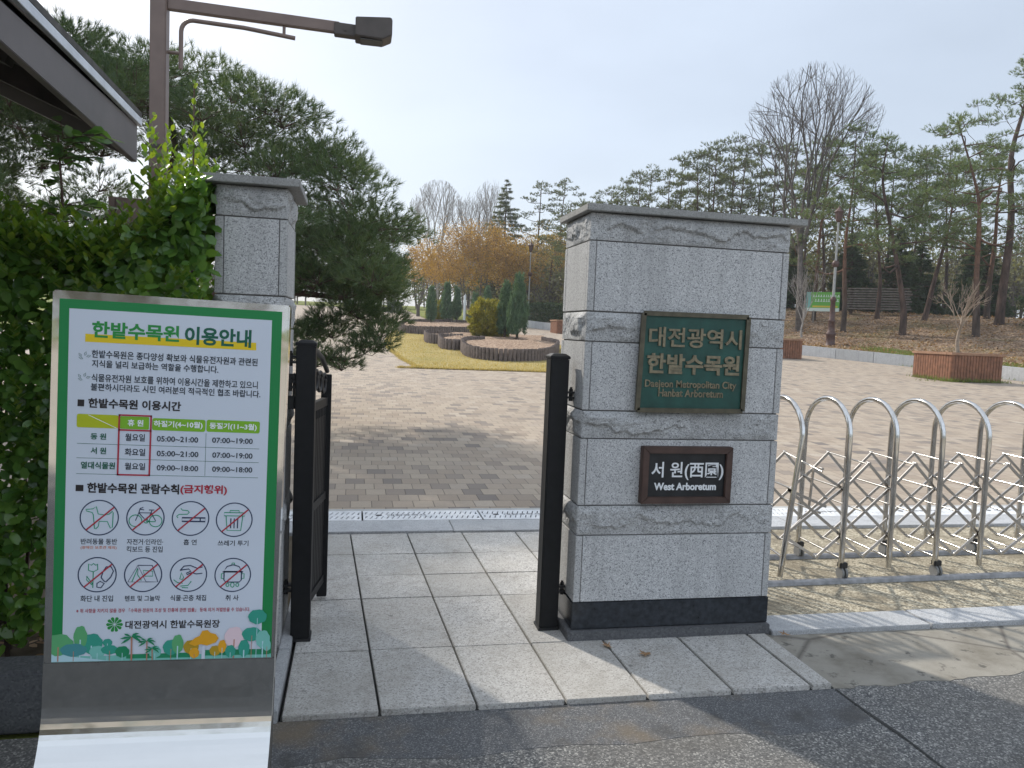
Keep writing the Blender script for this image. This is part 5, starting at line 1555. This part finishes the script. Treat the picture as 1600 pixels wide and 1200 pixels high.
# ------------------------------------------------------------------ timber planters
def planter(label, x0, x1, y0, y1, h, grp='timber planter boxes'):
    z = min(Tz((x0+x1)/2, y0), Tz((x0+x1)/2, y1))-.02
    root = thing('tree_planter', label, 'planter', ((x0+x1)/2, (y0+y1)/2, z), grp); org = root.location
    mb = MB()
    def side(a, b):
        L = math.hypot(b[0]-a[0], b[1]-a[1]); n = int(L/.115); d = ((b[0]-a[0])/L, (b[1]-a[1])/L); nn = (d[1], -d[0])
        for i in range(n):
            t0 = (i+.09)*L/n; t1 = (i+.91)*L/n
            P = [(a[0]+d[0]*t_+nn[0]*o, a[1]+d[1]*t_+nn[1]*o) for t_, o in ((t0,0),(t1,0),(t1,.03),(t0,.03))]
            mb.prism(P, lambda p, q, zz: (p, q, zz), z+.03, z+h-.09)
    c = [(x0,y0),(x1,y0),(x1,y1),(x0,y1)]
    for i in range(4): side(c[i], c[(i+1) % 4])
    mb.build('slatted_sides', M['wood'], root, org, recalc=True)
    mb = MB(); mb.box(x0+.01, x1-.01, y0+.01, y1-.01, z, z+h-.14); mb.build('liner', M['brown_dark'], root, org)
    mb = MB(); wd = .20
    mb.box(x0-.07, x1+.07, y0-.07, y0+wd, z+h-.09, z+h); mb.box(x0-.07, x1+.07, y1-wd, y1+.07, z+h-.09, z+h)
    mb.box(x0-.07, x0+wd, y0+wd, y1-wd, z+h-.09, z+h); mb.box(x1-wd, x1+.07, y0+wd, y1-wd, z+h-.09, z+h)
    mb.build('cap_rail', M['woodcap'], root, org, bevel=.01)
    mb = MB(); mb.box(x0+wd, x1-wd, y0+wd, y1-wd, z+h-.2, z+h-.08); mb.build('soil', M['soil'], root, org)
    for a, b in ((x0-.02, y0-.02), (x1-.06, y0-.02), (x0-.02, y1-.06), (x1-.06, y1-.06)):
        mb = MB(); mb.box(a, a+.08, b, b+.08, z, z+h-.095); mb.build('corner_post', M['wood'], root, org)
    return z+h
zt = planter('square slatted timber planter holding the bare sapling, right of the granite pier', 20.07, 22.08, 22.75, 24.55, 1.03)
planter('slatted timber planter showing only its right end beside the big granite pier', 18.1, 20.1, 31.9, 33.8, .95)
planter('small far timber planter at the left edge of the big granite pier', 12.6, 14.2, 47.6, 49.2, .92)
bare_tree('planted_sapling', 'pale leafless vase-shaped sapling growing in the timber planter', 'sapling', (21.05,23.6,zt-.12), 3.0, 5.0, 19, .065, .34, 4, 'saplingbark', None, 0., (2,3), .3, .0065)
# weeds and grass round its foot
def weeds(name, label, cat, pts, n, L, seed, mat='blade'):
    r_ = np.random.default_rng(seed); P = []
    for x, y, sx_, sy_ in pts:
        xx = x+r_.normal(0,sx_,n); yy = y+r_.normal(0,sy_,n); P.append(np.stack([xx, yy, T(xx, yy)+.02],1))
    P = np.concatenate(P); m_ = len(P)
    global rng
    old = rng; rng = r_
    o = mesh_np(name, *needles(P, r_.normal(0,.5,(m_,3))+[0,0,1.], L*r_.uniform(.5,1.3,m_), .022), M[mat]); rng = old
    return stuff(o, label, cat)
weeds('weed_tufts', 'green weeds growing along the foot of the planter and low wall', 'weeds', [(20.3,22.6,.6,.06),(19.9,23.5,.06,.5),(23.9,27.6,.12,.7),(23.95,30.2,.1,.5),(21.4,22.62,.5,.05)], 220, .16, 3)
weeds('verge_grass', 'fresh green grass along the top of the low wall', 'grass', [(24.8,29.,.35,1.8),(24.6,32.,.4,1.),(25.0,26.5,.35,1.6),(25.1,24.,.3,1.2)], 2600, .14, 4)

# ------------------------------------------------------------------ low granite wall round the plaza
mb = MB(); y = 16.
while y < 57.:
    L = 1.9 if y < 44 else 1.5
    a = np.array([float(kerbx(y)), y]); b = np.array([float(kerbx(y+L)), y+L]); d = (b-a)/np.linalg.norm(b-a); nn = np.array([d[1], -d[0]])
    a2 = a+d*.006; b2 = b-d*.006
    P = [a2, b2, b2+nn*.24, a2+nn*.24]
    za, zb = [.03*max(0, min(q, 25.)-6.6)+.045*max(0, q-25.) for q in (y, y+L)]
    V = [(p[0], p[1], z-.15) for p, z in zip(P, (za,zb,zb,za))]+[(p[0], p[1], z+.49) for p, z in zip(P, (za,zb,zb,za))]
    mb.add(V, [(3,2,1,0),(4,5,6,7),(0,1,5,4),(1,2,6,5),(2,3,7,6),(3,0,4,7)])
    y += L
tag(mb.build('low_wall', M['granite_wall'], recalc=True, bevel=.012), 'long low grey granite wall curving along the edge of the plaza below the mound', 'low wall')

# ------------------------------------------------------------------ lamp post, banner and slatted stack on the mound
def lantern_post(label, x, y, H, ped=True):
    z = Tz(x, y)-.03
    root = thing('lamp_post', label, 'lamp post', (x, y, z)); org = root.location
    mb = MB()
    if ped: mb.lathe([(.27,0),(.27,.06),(.23,.10),(.22,.55),(.25,.60),(.25,.68),(.18,.78),(.155,1.25),(.18,1.28),(.18,1.36),(.14,1.42),(.125,2.3),(.16,2.36),(.16,2.44),(.10,2.55)], (x,y,z), 10)
    else: mb.lathe([(.16,0),(.16,.5),(.1,.6),(.07,1.1)], (x,y,z), 10)
    mb.build('pedestal', M['lamp_red'], root, org)
    mb = MB(); mb.tube([(x,y,z+1.), (x,y,z+H*.62)], .068 if ped else .055, 12); mb.tube([(x,y,z+H*.62),(x,y,z+H-.5)], .055 if ped else .045, 12); mb.build('shaft', M['lamp_grey'], root, org)
    mb = MB(); mb.lathe([(.10,-.16),(.17,-.10),(.17,.08),(.10,.16)], (x,y,z+H*.62), 12); mb.build('collar', M['lamp_red'], root, org)
    mb = MB(); mb.lathe([(.05,-.5),(.14,-.42),(.20,0),(.26,.02),(.06,.22),(.02,.34)], (x,y,z+H), 8, 0, False); mb.build('lantern', M['lamp_red'], root, org)
lantern_post('ornate lamp post with a red brown pedestal and grey shaft beside the green banner', 23.8, 35.23, 6.8)
lantern_post('slim far lantern post behind the tall cypress pair', 13.43, 59.87, 5.9, False)
pa, pb = np.array([27.02,42.72]), np.array([28.42,41.42]); zb_ = Tz(27.7,42.1)
root = thing('banner_sign', 'small green and yellow banner sign on legs among the pines', 'sign', (27.72,42.07,zb_)); org = root.location
dv = (pb-pa); dn_ = np.array([dv[1], -dv[0]]); dn_ = dn_/np.linalg.norm(dn_)
if dn_[1] > 0: dn_ = -dn_
def bs(u, v, o=0.): p = pa+dv*u+dn_*o; return (p[0], p[1], zb_+.72+v)
mb = MB(); mb.prism([(0,0),(1,0),(1,1.16),(0,1.16)], lambda a, b, d: bs(a, b, d), -.02, .02); mb.build('panel', flat('banner_green', (.14,.40,.07)), root, org, recalc=True)
mb = MB()
mb.add([bs(*p, .023) for p in ((0,0),(1,0),(1,.20),(0,.20))], [(0,1,2,3)], 0)
mb.add([bs(*p, .025) for p in ((.2,.24),(.95,.24),(.95,.34),(.2,.34))], [(0,1,2,3)], 1)
mb.add([bs(*p, .023) for p in ((0,.22),(.14,.22),(.14,1.16),(0,1.16))], [(0,1,2,3)], 2)
rr = random.Random(3)
for r_i, (v, h_) in enumerate(((.86,.14),(.58,.17))):
    u = .2+.06*r_i
    while u < .92:
        wd = rr.uniform(.04,.075)
        mb.add([bs(*p, .027) for p in ((u,v),(u+wd,v),(u+wd,v+h_*.3),(u,v+h_*.3))], [(0,1,2,3)], 0); mb.add([bs(*p, .027) for p in ((u+wd*.3,v+h_*.4),(u+wd*.8,v+h_*.4),(u+wd*.8,v+h_),(u+wd*.3,v+h_))], [(0,1,2,3)], 0)
        u += wd*1.35
mb.build('printed_face', [flat('banner_white', (.62,.70,.62)), flat('banner_yellow', (.62,.50,.06)), flat('banner_teal', (.20,.42,.38))], root, org)
for u in (.25, .78):
    mb = MB(); p = pa+dv*u; mb.tube([(p[0],p[1],zb_-.2),(p[0],p[1],zb_+.75)], .05, 8); mb.build('leg', M['oldwood'], root, org)
fa, fb = np.array([30.3,43.6]), np.array([33.2,41.2])
zf = Tz(31.7,42.4)
root = thing('slatted_stack', 'stack of long grey timber slats under the pines', 'timber stack', (31.7,42.4,zf)); org = root.location
dv = fb-fa
for k in range(9):
    mb = MB(); z = zf+.42+k*.155; o = .05*(k % 3)
    mb.bar((fa[0]+o, fa[1]-o, z), (fb[0]-o, fb[1]+o, z), .5, .085); mb.build('slat', M['oldwood'], root, org)
for t_ in (.1, .5, .9):
    p = fa+dv*t_; mb = MB(); mb.bar((p[0],p[1],zf-.1), (p[0],p[1],zf+1.72), .14, .14); mb.build('post', M['bark'], root, org)

# ------------------------------------------------------------------ flower beds
def log_edge(label, pts, h=.45):
    q = smoothpath([(x, y, 0) for x, y in pts], 6); q = [np.array([p[0], p[1]]) for p in q]
    cum = [0]
    for a, b in zip(q, q[1:]): cum.append(cum[-1]+np.linalg.norm(b-a))
    L = cum[-1]; n = int(L/.155); mb = MB(); r_ = random.Random(int(L*100))
    for i in range(n+1):
        s_ = i*L/n; x = np.interp(s_, cum, [p[0] for p in q]); y = np.interp(s_, cum, [p[1] for p in q]); z = Tz(x, y)
        hh = h+r_.uniform(-.015,.015); rad = .072
        mb.tube([(x,y,z-.05),(x,y,z+hh-.02),(x,y,z+hh)], [rad, rad, rad*.8], 8)
    return tag(mb.build('log_edging', M['log']), label, 'bed edging', 'log edged flower beds')
E1 = [(8.4,34.4),(5.43,32.87),(4.51,31.67),(4.0,29.1),(3.91,26.4),(4.5,25.3),(5.41,25.3),(6.52,26.2),(7.6,28.8),(8.5,32.0),(8.4,34.2)]
E2 = [(4.6,33.9),(3.69,33.56),(3.43,31.87),(3.37,30.09),(3.66,29.6),(4.0,29.75)]
E3 = [(4.6,37.1),(3.37,36.46),(3.11,34.93),(3.11,33.3),(3.5,32.7)]
E4 = [(7.4,52.5),(4.92,51.7),(3.27,49.33),(2.53,45.48),(2.34,41.3),(2.93,40.4),(3.65,40.3),(6.3,42.0),(9.3,44.3)]
log_edge('front lobe of upright log edging round the bed with the golden bush', E1[1:])
log_edge('second curved lobe of log edging, just behind the front lobe', E2)
log_edge('third small lobe of log edging, behind the second', E3)
log_edge('longest and farthest log edging round the bed with two cypresses', E4)
def bed(name, pts, h):
    c = np.mean(np.array(pts), 0); V = []; F = []
    n = len(pts); rings = 5
    for k in range(rings):
        t_ = 1-k/rings
        for i, p in enumerate(pts):
            x, y = c+(np.array(p)-c)*t_; V.append((x, y, Tz(x, y)+h+.10*(1-t_)+.05*math.sin(i*2.7+k)))
    V.append((c[0], c[1], Tz(*c)+h+.1))
    for k in range(rings-1):
        for i in range(n): F.append((k*n+i, k*n+(i+1) % n, (k+1)*n+(i+1) % n, (k+1)*n+i))
    mb = MB(); mb.add(V, F+[((rings-1)*n+i, (rings-1)*n+(i+1) % n, len(V)-1) for i in range(n)], 0, True)
    return struct(mb.build(name, M['chips']))
bed('flower_bed', E1[1:], .30)
bed('flower_bed', [(4.6,38.5),(3.4,36.5),(3.15,34.9),(3.15,33.3),(3.5,32.7),(3.45,31.9),(3.42,30.1),(3.7,29.7),(5.4,32.9),(8.4,34.4),(9.4,38)], .27)
bed('flower_bed', [(9.6,53.0),(7.4,52.5),(4.92,51.7),(3.27,49.33),(2.53,45.48),(2.34,41.3),(2.93,40.4),(3.65,40.3),(6.3,42.0),(9.3,44.3)], .28)

def cypress(label, x, y, H, W, seed, mat='cypress', zoff=.35, round_=False, cat='cypress', name='cypress', stems=3, grp=None):
    r_ = np.random.default_rng(seed); z = Tz(x, y)+zoff-.1
    root = thing(name, label, cat, (x, y, z), grp); C = []; A = []
    spires = [(0,0,1.)]+[(r_.uniform(-.22,.22)*W*1.5, r_.uniform(-.22,.22)*W, r_.uniform(.62,.92)) for _ in range(stems)]
    mb = MB(); mb.tube([(x,y,z-.1),(x,y,z+H*.4)], [.07,.04], 6); mb.build('stem', M['bark'], root, root.location)
    ns = int((300 if round_ else 150)*(W*H/3.)**.6)
    for q in range(ns):      # the crown is a sheaf of upright sprays of uneven length
        f0 = max(0., r_.random()**1.25*.86-.02); a = r_.uniform(0,6.28)
        if round_: prof_ = math.sqrt(max(.03, 1-(2*(f0-.40)/1.05)**2))
        else: prof_ = min(1, (f0+.10)*4.5)**.5*max(.04, (1-f0**1.35))
        R = W/2*prof_*(r_.uniform(.35,1.)**.5)*(.85 if not round_ else .95); z0 = z+(.10 if not round_ else .02)*H+f0*H*.88
        Ls = r_.uniform(.28,.60)*(.5 if round_ else 1.)*(1-.35*f0); n = int(34*(Ls/.4)*(1.3 if round_ else 1))
        tilt = np.array([math.cos(a)*.16, math.sin(a)*.16, 1.]) if not round_ else np.array([math.cos(a)*.75*prof_, math.sin(a)*.75*prof_, .35+.8*f0])
        t_ = r_.random((n,1)); P = np.array([x+R*math.cos(a), y+R*math.sin(a), z0])+tilt*t_*Ls+r_.normal(0,.055,(n,3))*(1.15-t_)
        P[:,2] = np.minimum(P[:,2], z+H*1.02)
        C.append(P); A.append(np.tile(unit(tilt), (n,1))+r_.normal(0,.35,(n,3)))
    mesh_np('foliage', *tufts_r(np.concatenate(C), np.concatenate(A), 4, .15, .022, r_), M[mat], root, root.location)
cypress('tall blue green cypress, tallest of the front bed', 7.15, 34.0, 3.2, 1.15, 81, stems=3)
cypress('slightly shorter cypress pressed against the left of the tallest one', 6.75, 34.9, 2.75, .95, 82, stems=2)
cypress('slim cypress at the left end of the far bed', 4.69, 49.2, 2.55, .78, 83, stems=1)
cypress('pair-stemmed cypress in the middle of the far bed', 6.0, 52.2, 2.95, .95, 84, stems=2)
cypress('narrow cypress right of the pair-stemmed one in the far bed', 6.75, 52.6, 2.6, .7, 85, stems=1)
cypress('cypress peeking out over the left of the golden bush', 7.75, 50.9, 2.5, .8, 86, stems=1, zoff=.1)
cypress('cypress peeking out over the right of the golden bush', 8.75, 52., 3.0, .95, 87, stems=2, zoff=.1)
cypress('round golden green thuja bush beside the tall cypress in the front bed', 6.05, 35.6, 2.25, 1.75, 88, 'gold', .3, True, 'bush', 'golden_bush', 0)
cypress('small golden bush behind the slim far cypress', 5.35, 53.4, 1.9, 1.2, 89, 'gold', .25, True, 'bush', 'golden_bush', 0)
cypress('low golden bush squeezed between the two front cypresses and the round bush', 6.75, 36.4, 1.6, 1.0, 90, 'gold', .25, True, 'bush', 'golden_bush', 0)

# ------------------------------------------------------------------ far things
def leaf_mass(name, label, cat, boxes, n, ls, mat, seed, kind=None, shell=True):
    r_ = np.random.default_rng(seed); P = []
    for (ax_, ay_), (bx_, by_), th, h in boxes:
        t_ = r_.random(n); o = r_.uniform(-.5,.5,n)*th; f = r_.random(n)
        if shell:
            s_ = r_.random(n); f = np.where(s_ < .4, 1-r_.exponential(.05,n), f); o = np.where(s_ > .55, -th/2+r_.exponential(.05,n), o)
        L = math.hypot(bx_-ax_, by_-ay_); nx_, ny_ = (by_-ay_)/L, -(bx_-ax_)/L
        if ny_ > 0: nx_, ny_ = -nx_, -ny_
        x = ax_+(bx_-ax_)*t_-nx_*o; y = ay_+(by_-ay_)*t_-ny_*o
        P.append(np.stack([x, y, T(x, y)+np.maximum(.02, f)*h*(1+.10*(vnoise(x*2, y*2, seed)-.5))],1))
    P = np.concatenate(P); m_ = len(P)
    o = mesh_np(name, *leaves(P, r_.normal(size=(m_,3)), r_.normal(size=(m_,3))+[0,-.3,.7], ls*r_.uniform(.7,1.3,m_), ls*.6), M[mat])
    if kind: stuff(o)
    return tag(o, label, cat)
leaf_mass('clipped_hedge', 'clipped dark hedge above the far end of the low wall', 'hedge', [((13.2,57.5),(16.6,51.5),1.5,1.35)], 9000, .14, 'shrub', 91)
leaf_mass('round_shrub', 'dark green rounded shrub at the right edge behind the planter', 'shrub', [((33.5,33.2),(35.6,33.0),1.8,1.5)], 5000, .13, 'shrub', 92)
leaf_mass('box_hedge', 'small square clipped hedge in front of the far pavilion', 'hedge', [((3.3,81.),(4.7,81.),1.,.95)], 1500, .16, 'shrub', 93)
root = thing('garden_pavilion', 'small dark garden pavilion far away beside the pine branch', 'pavilion', (2.5,83.,Tz(2.5,83.))); org = root.location
zp = org.z
mb = MB(); mb.lathe([(2.1,2.45),(2.15,2.55),(.35,3.25),(.15,3.4)], (2.5,83.,zp), 6, 0, False); mb.build('roof', M['rail'], root, org)
for k in range(6):
    a = 2*math.pi*(k+.5)/6; mb = MB(); px, py = 2.5+1.6*math.cos(a), 83+1.6*math.sin(a); mb.tube([(px,py,zp-.1),(px,py,zp+2.5)], .10, 8); mb.build('post', M['bark'], root, org)
mb = MB(); mb.lathe([(1.75,0),(1.75,.45),(1.5,.46)], (2.5,83.,zp), 6, 0, False); mb.build('bench_base', M['soffit'], root, org)
mb = MB(); z = Tz(8.17,58.9); mb.tube([(8.17,58.9,z-.1),(8.17,58.9,z+2.1),(8.17,58.9,z+2.16)], [.10,.10,.06], 10)
tag(mb.build('marker_post', flat('pale_post_paint', (.55,.56,.55))), 'slim pale post in front of the copper tree trunks', 'post')
mb = MB(); z = Tz(6.9,60.5); mb.box(6.6,7.5,60.2,60.5,z-.1,z+1.5); mb.box(6.55,7.55,60.15,60.55,z+1.501,z+1.58)
tag(mb.build('utility_box', M['brown_dark'], bevel=.02), 'brown cabinet beneath the copper tree, behind the far cypresses', 'cabinet')

# evergreen clump under the pines, separate young conifers
EV = [(33.0,47.0,5.4,3.6),(35.5,45.5,6.0,4.0),(38.0,46.5,5.2,3.4),(30.0,49.0,4.6,3.2),(40.5,43.5,5.0,3.6),(28.5,53.5,4.8,3.2),(43.,47.,5.6,4.),(47.,52.,6.2,4.4)]
EL = ['dark young evergreen behind the slatted stack', 'biggest dark evergreen in the shade behind the bent red pine', 'dark evergreen behind the planter sapling', 'small dark evergreen behind the banner sign', 'dark evergreen near the right edge under the tallest pine', 'low dark evergreen deep behind the lamp post', 'bushy dark evergreen far back on the right', 'dark evergreen farthest back at the right edge']
for i, ((x, y, H, W), lb) in enumerate(zip(EV, EL)): conifer('young_evergreen', lb, (x, y), H, W, 120+i, 'shrub', 16, 'dark evergreens under the pines', .045, .03)

# the far woods that close the view: one mass of stems and twiggy foliage
r_ = np.random.default_rng(77); mb = MB(); P = []; PC = []
def clump(x, y, H, W, n):
    z = Tz(x, y)
    for k in range(3):
        a = r_.uniform(0,6.28); mb.tube([(x,y,z-.1),(x+r_.normal(0,.2),y,z+H*.45),(x+math.cos(a)*W*.3,y+math.sin(a)*W*.3,z+H*.9)], [.09,.06,.02], 4, 0, False)
    for k in range(9):
        a = r_.uniform(0,6.28); h = r_.uniform(.25,.75)*H; L = W*r_.uniform(.3,.6)
        mb.tube([(x,y,z+h*.8),(x+math.cos(a)*L,y+math.sin(a)*L,z+h+L*.6)], [.035,.012], 3, 0, False)
    nb = 7
    for k in range(nb):
        c = np.array([x+r_.normal(0,W*.28), y+r_.normal(0,W*.28), z+H*r_.uniform(.22,.95)])
        P.append(c+r_.normal(size=(n//nb,3))*[W*.17,W*.17,H*.09])
for i in range(150):
    x = r_.uniform(-75, 26); y = r_.uniform(95, 125)
    clump(x, y, r_.uniform(5.5,8.6)*(1 if x > -10 else 1.1), r_.uniform(3,5.5), 240)
for i in range(420):
    x = r_.uniform(14, 100); y = r_.uniform(58, 100) if x > 24 else r_.uniform(84, 110)
    clump(x, y, r_.uniform(4.5,9.), r_.uniform(3,5.5), 300)
for i in range(40):      # twiggy shrubs behind the low wall at the centre
    x = r_.uniform(13.5, 24); y = r_.uniform(58, 74)
    if x < float(kerbx(y))+1: continue
    clump(x, y, r_.uniform(2.0,3.8), r_.uniform(2,3.2), 160)
for i in range(110):     # trees along the far side of the road behind the viewer, mirrored in the steel
    clump(r_.uniform(-45, 45), r_.uniform(-48, -38), r_.uniform(5, 8), r_.uniform(3.5,6), 120)
P = np.concatenate(P); m_ = len(P)
stuff(mb.build('wood_stems', M['greybark']), 'grey stems of the far woods beyond the park', 'woods')
stuff(mesh_np('far_woods', *leaves(P, r_.normal(size=(m_,3)), r_.normal(size=(m_,3)), .30*r_.uniform(.6,1.4,m_), .19), M['thicket']), 'twiggy brown and olive far woods closing the view', 'woods')

# dead leaves over the mound
n = 15000
y = r_.uniform(22, 50, n); x = kerbx(y)+.5+r_.random(n)**1.4*18
P = np.stack([x, y, T(x, y)+.12+.30*(fbm(x*.55, y*.55, 3)-.45)*np.clip((x-kerbx(y)-.3)/2,0,1)-.06],1)
stuff(mesh_np('mulch_leaves', *leaves(P, r_.normal(size=(n,3))*[1,1,.4], r_.normal(0,.45,(n,3))+[0,0,1], .13*r_.uniform(.6,1.4,n), .07), M['litter']), 'dry brown leaves covering the mound under the pines', 'leaf litter')

r_ = np.random.default_rng(401); n = 42000
y = 21.55+r_.random(n)**1.3*22; lx = np.interp(y, *LAWN_L); rx = np.interp(y, *LAWN_R); x = lx-.03+(rx-lx+.03)*r_.random(n)
e = r_.random(n) < .12; x = np.where(e, lx+r_.normal(0,.05,n), x); e2 = r_.random(n) < .10; y = np.where(e2, 21.6+r_.normal(0,.04,n), y)
P = np.stack([x, y, T(x, y)+.015],1)
old = rng; rng = r_
lb = mesh_np('lawn_blades', *needles(P, r_.normal(0,.55,(n,3))+[0,0,1.], .055*r_.uniform(.5,1.5,n), .020), leafmat('dry_blade', [(.30,.25,.09), (.44,.35,.15), (.52,.42,.20)], .3, .8, .6, 1.1)); rng = old
stuff(lb, 'short dry yellowish grass around the log edged beds', 'grass')

# ------------------------------------------------------------------ thin spring haze in the air
hz = bpy.data.materials.new('haze_air'); hz.use_nodes = True
ht = hz.node_tree
for nd in list(ht.nodes):
    if nd.type != 'OUTPUT_MATERIAL': ht.nodes.remove(nd)
pv = ht.nodes.new('ShaderNodeVolumePrincipled')
pv.inputs['Color'].default_value = (.86, .90, .96, 1); pv.inputs['Density'].default_value = .0006; pv.inputs['Anisotropy'].default_value = .3
ht.links.new(pv.outputs[0], [n for n in ht.nodes if n.type == 'OUTPUT_MATERIAL'][0].inputs['Volume'])
mb = MB(); mb.box(-262, 262, -122, 282, -1.3, 24.0)
stuff(mb.build('haze', hz, recalc=True), 'thin pale spring haze softening the far trees', 'haze')
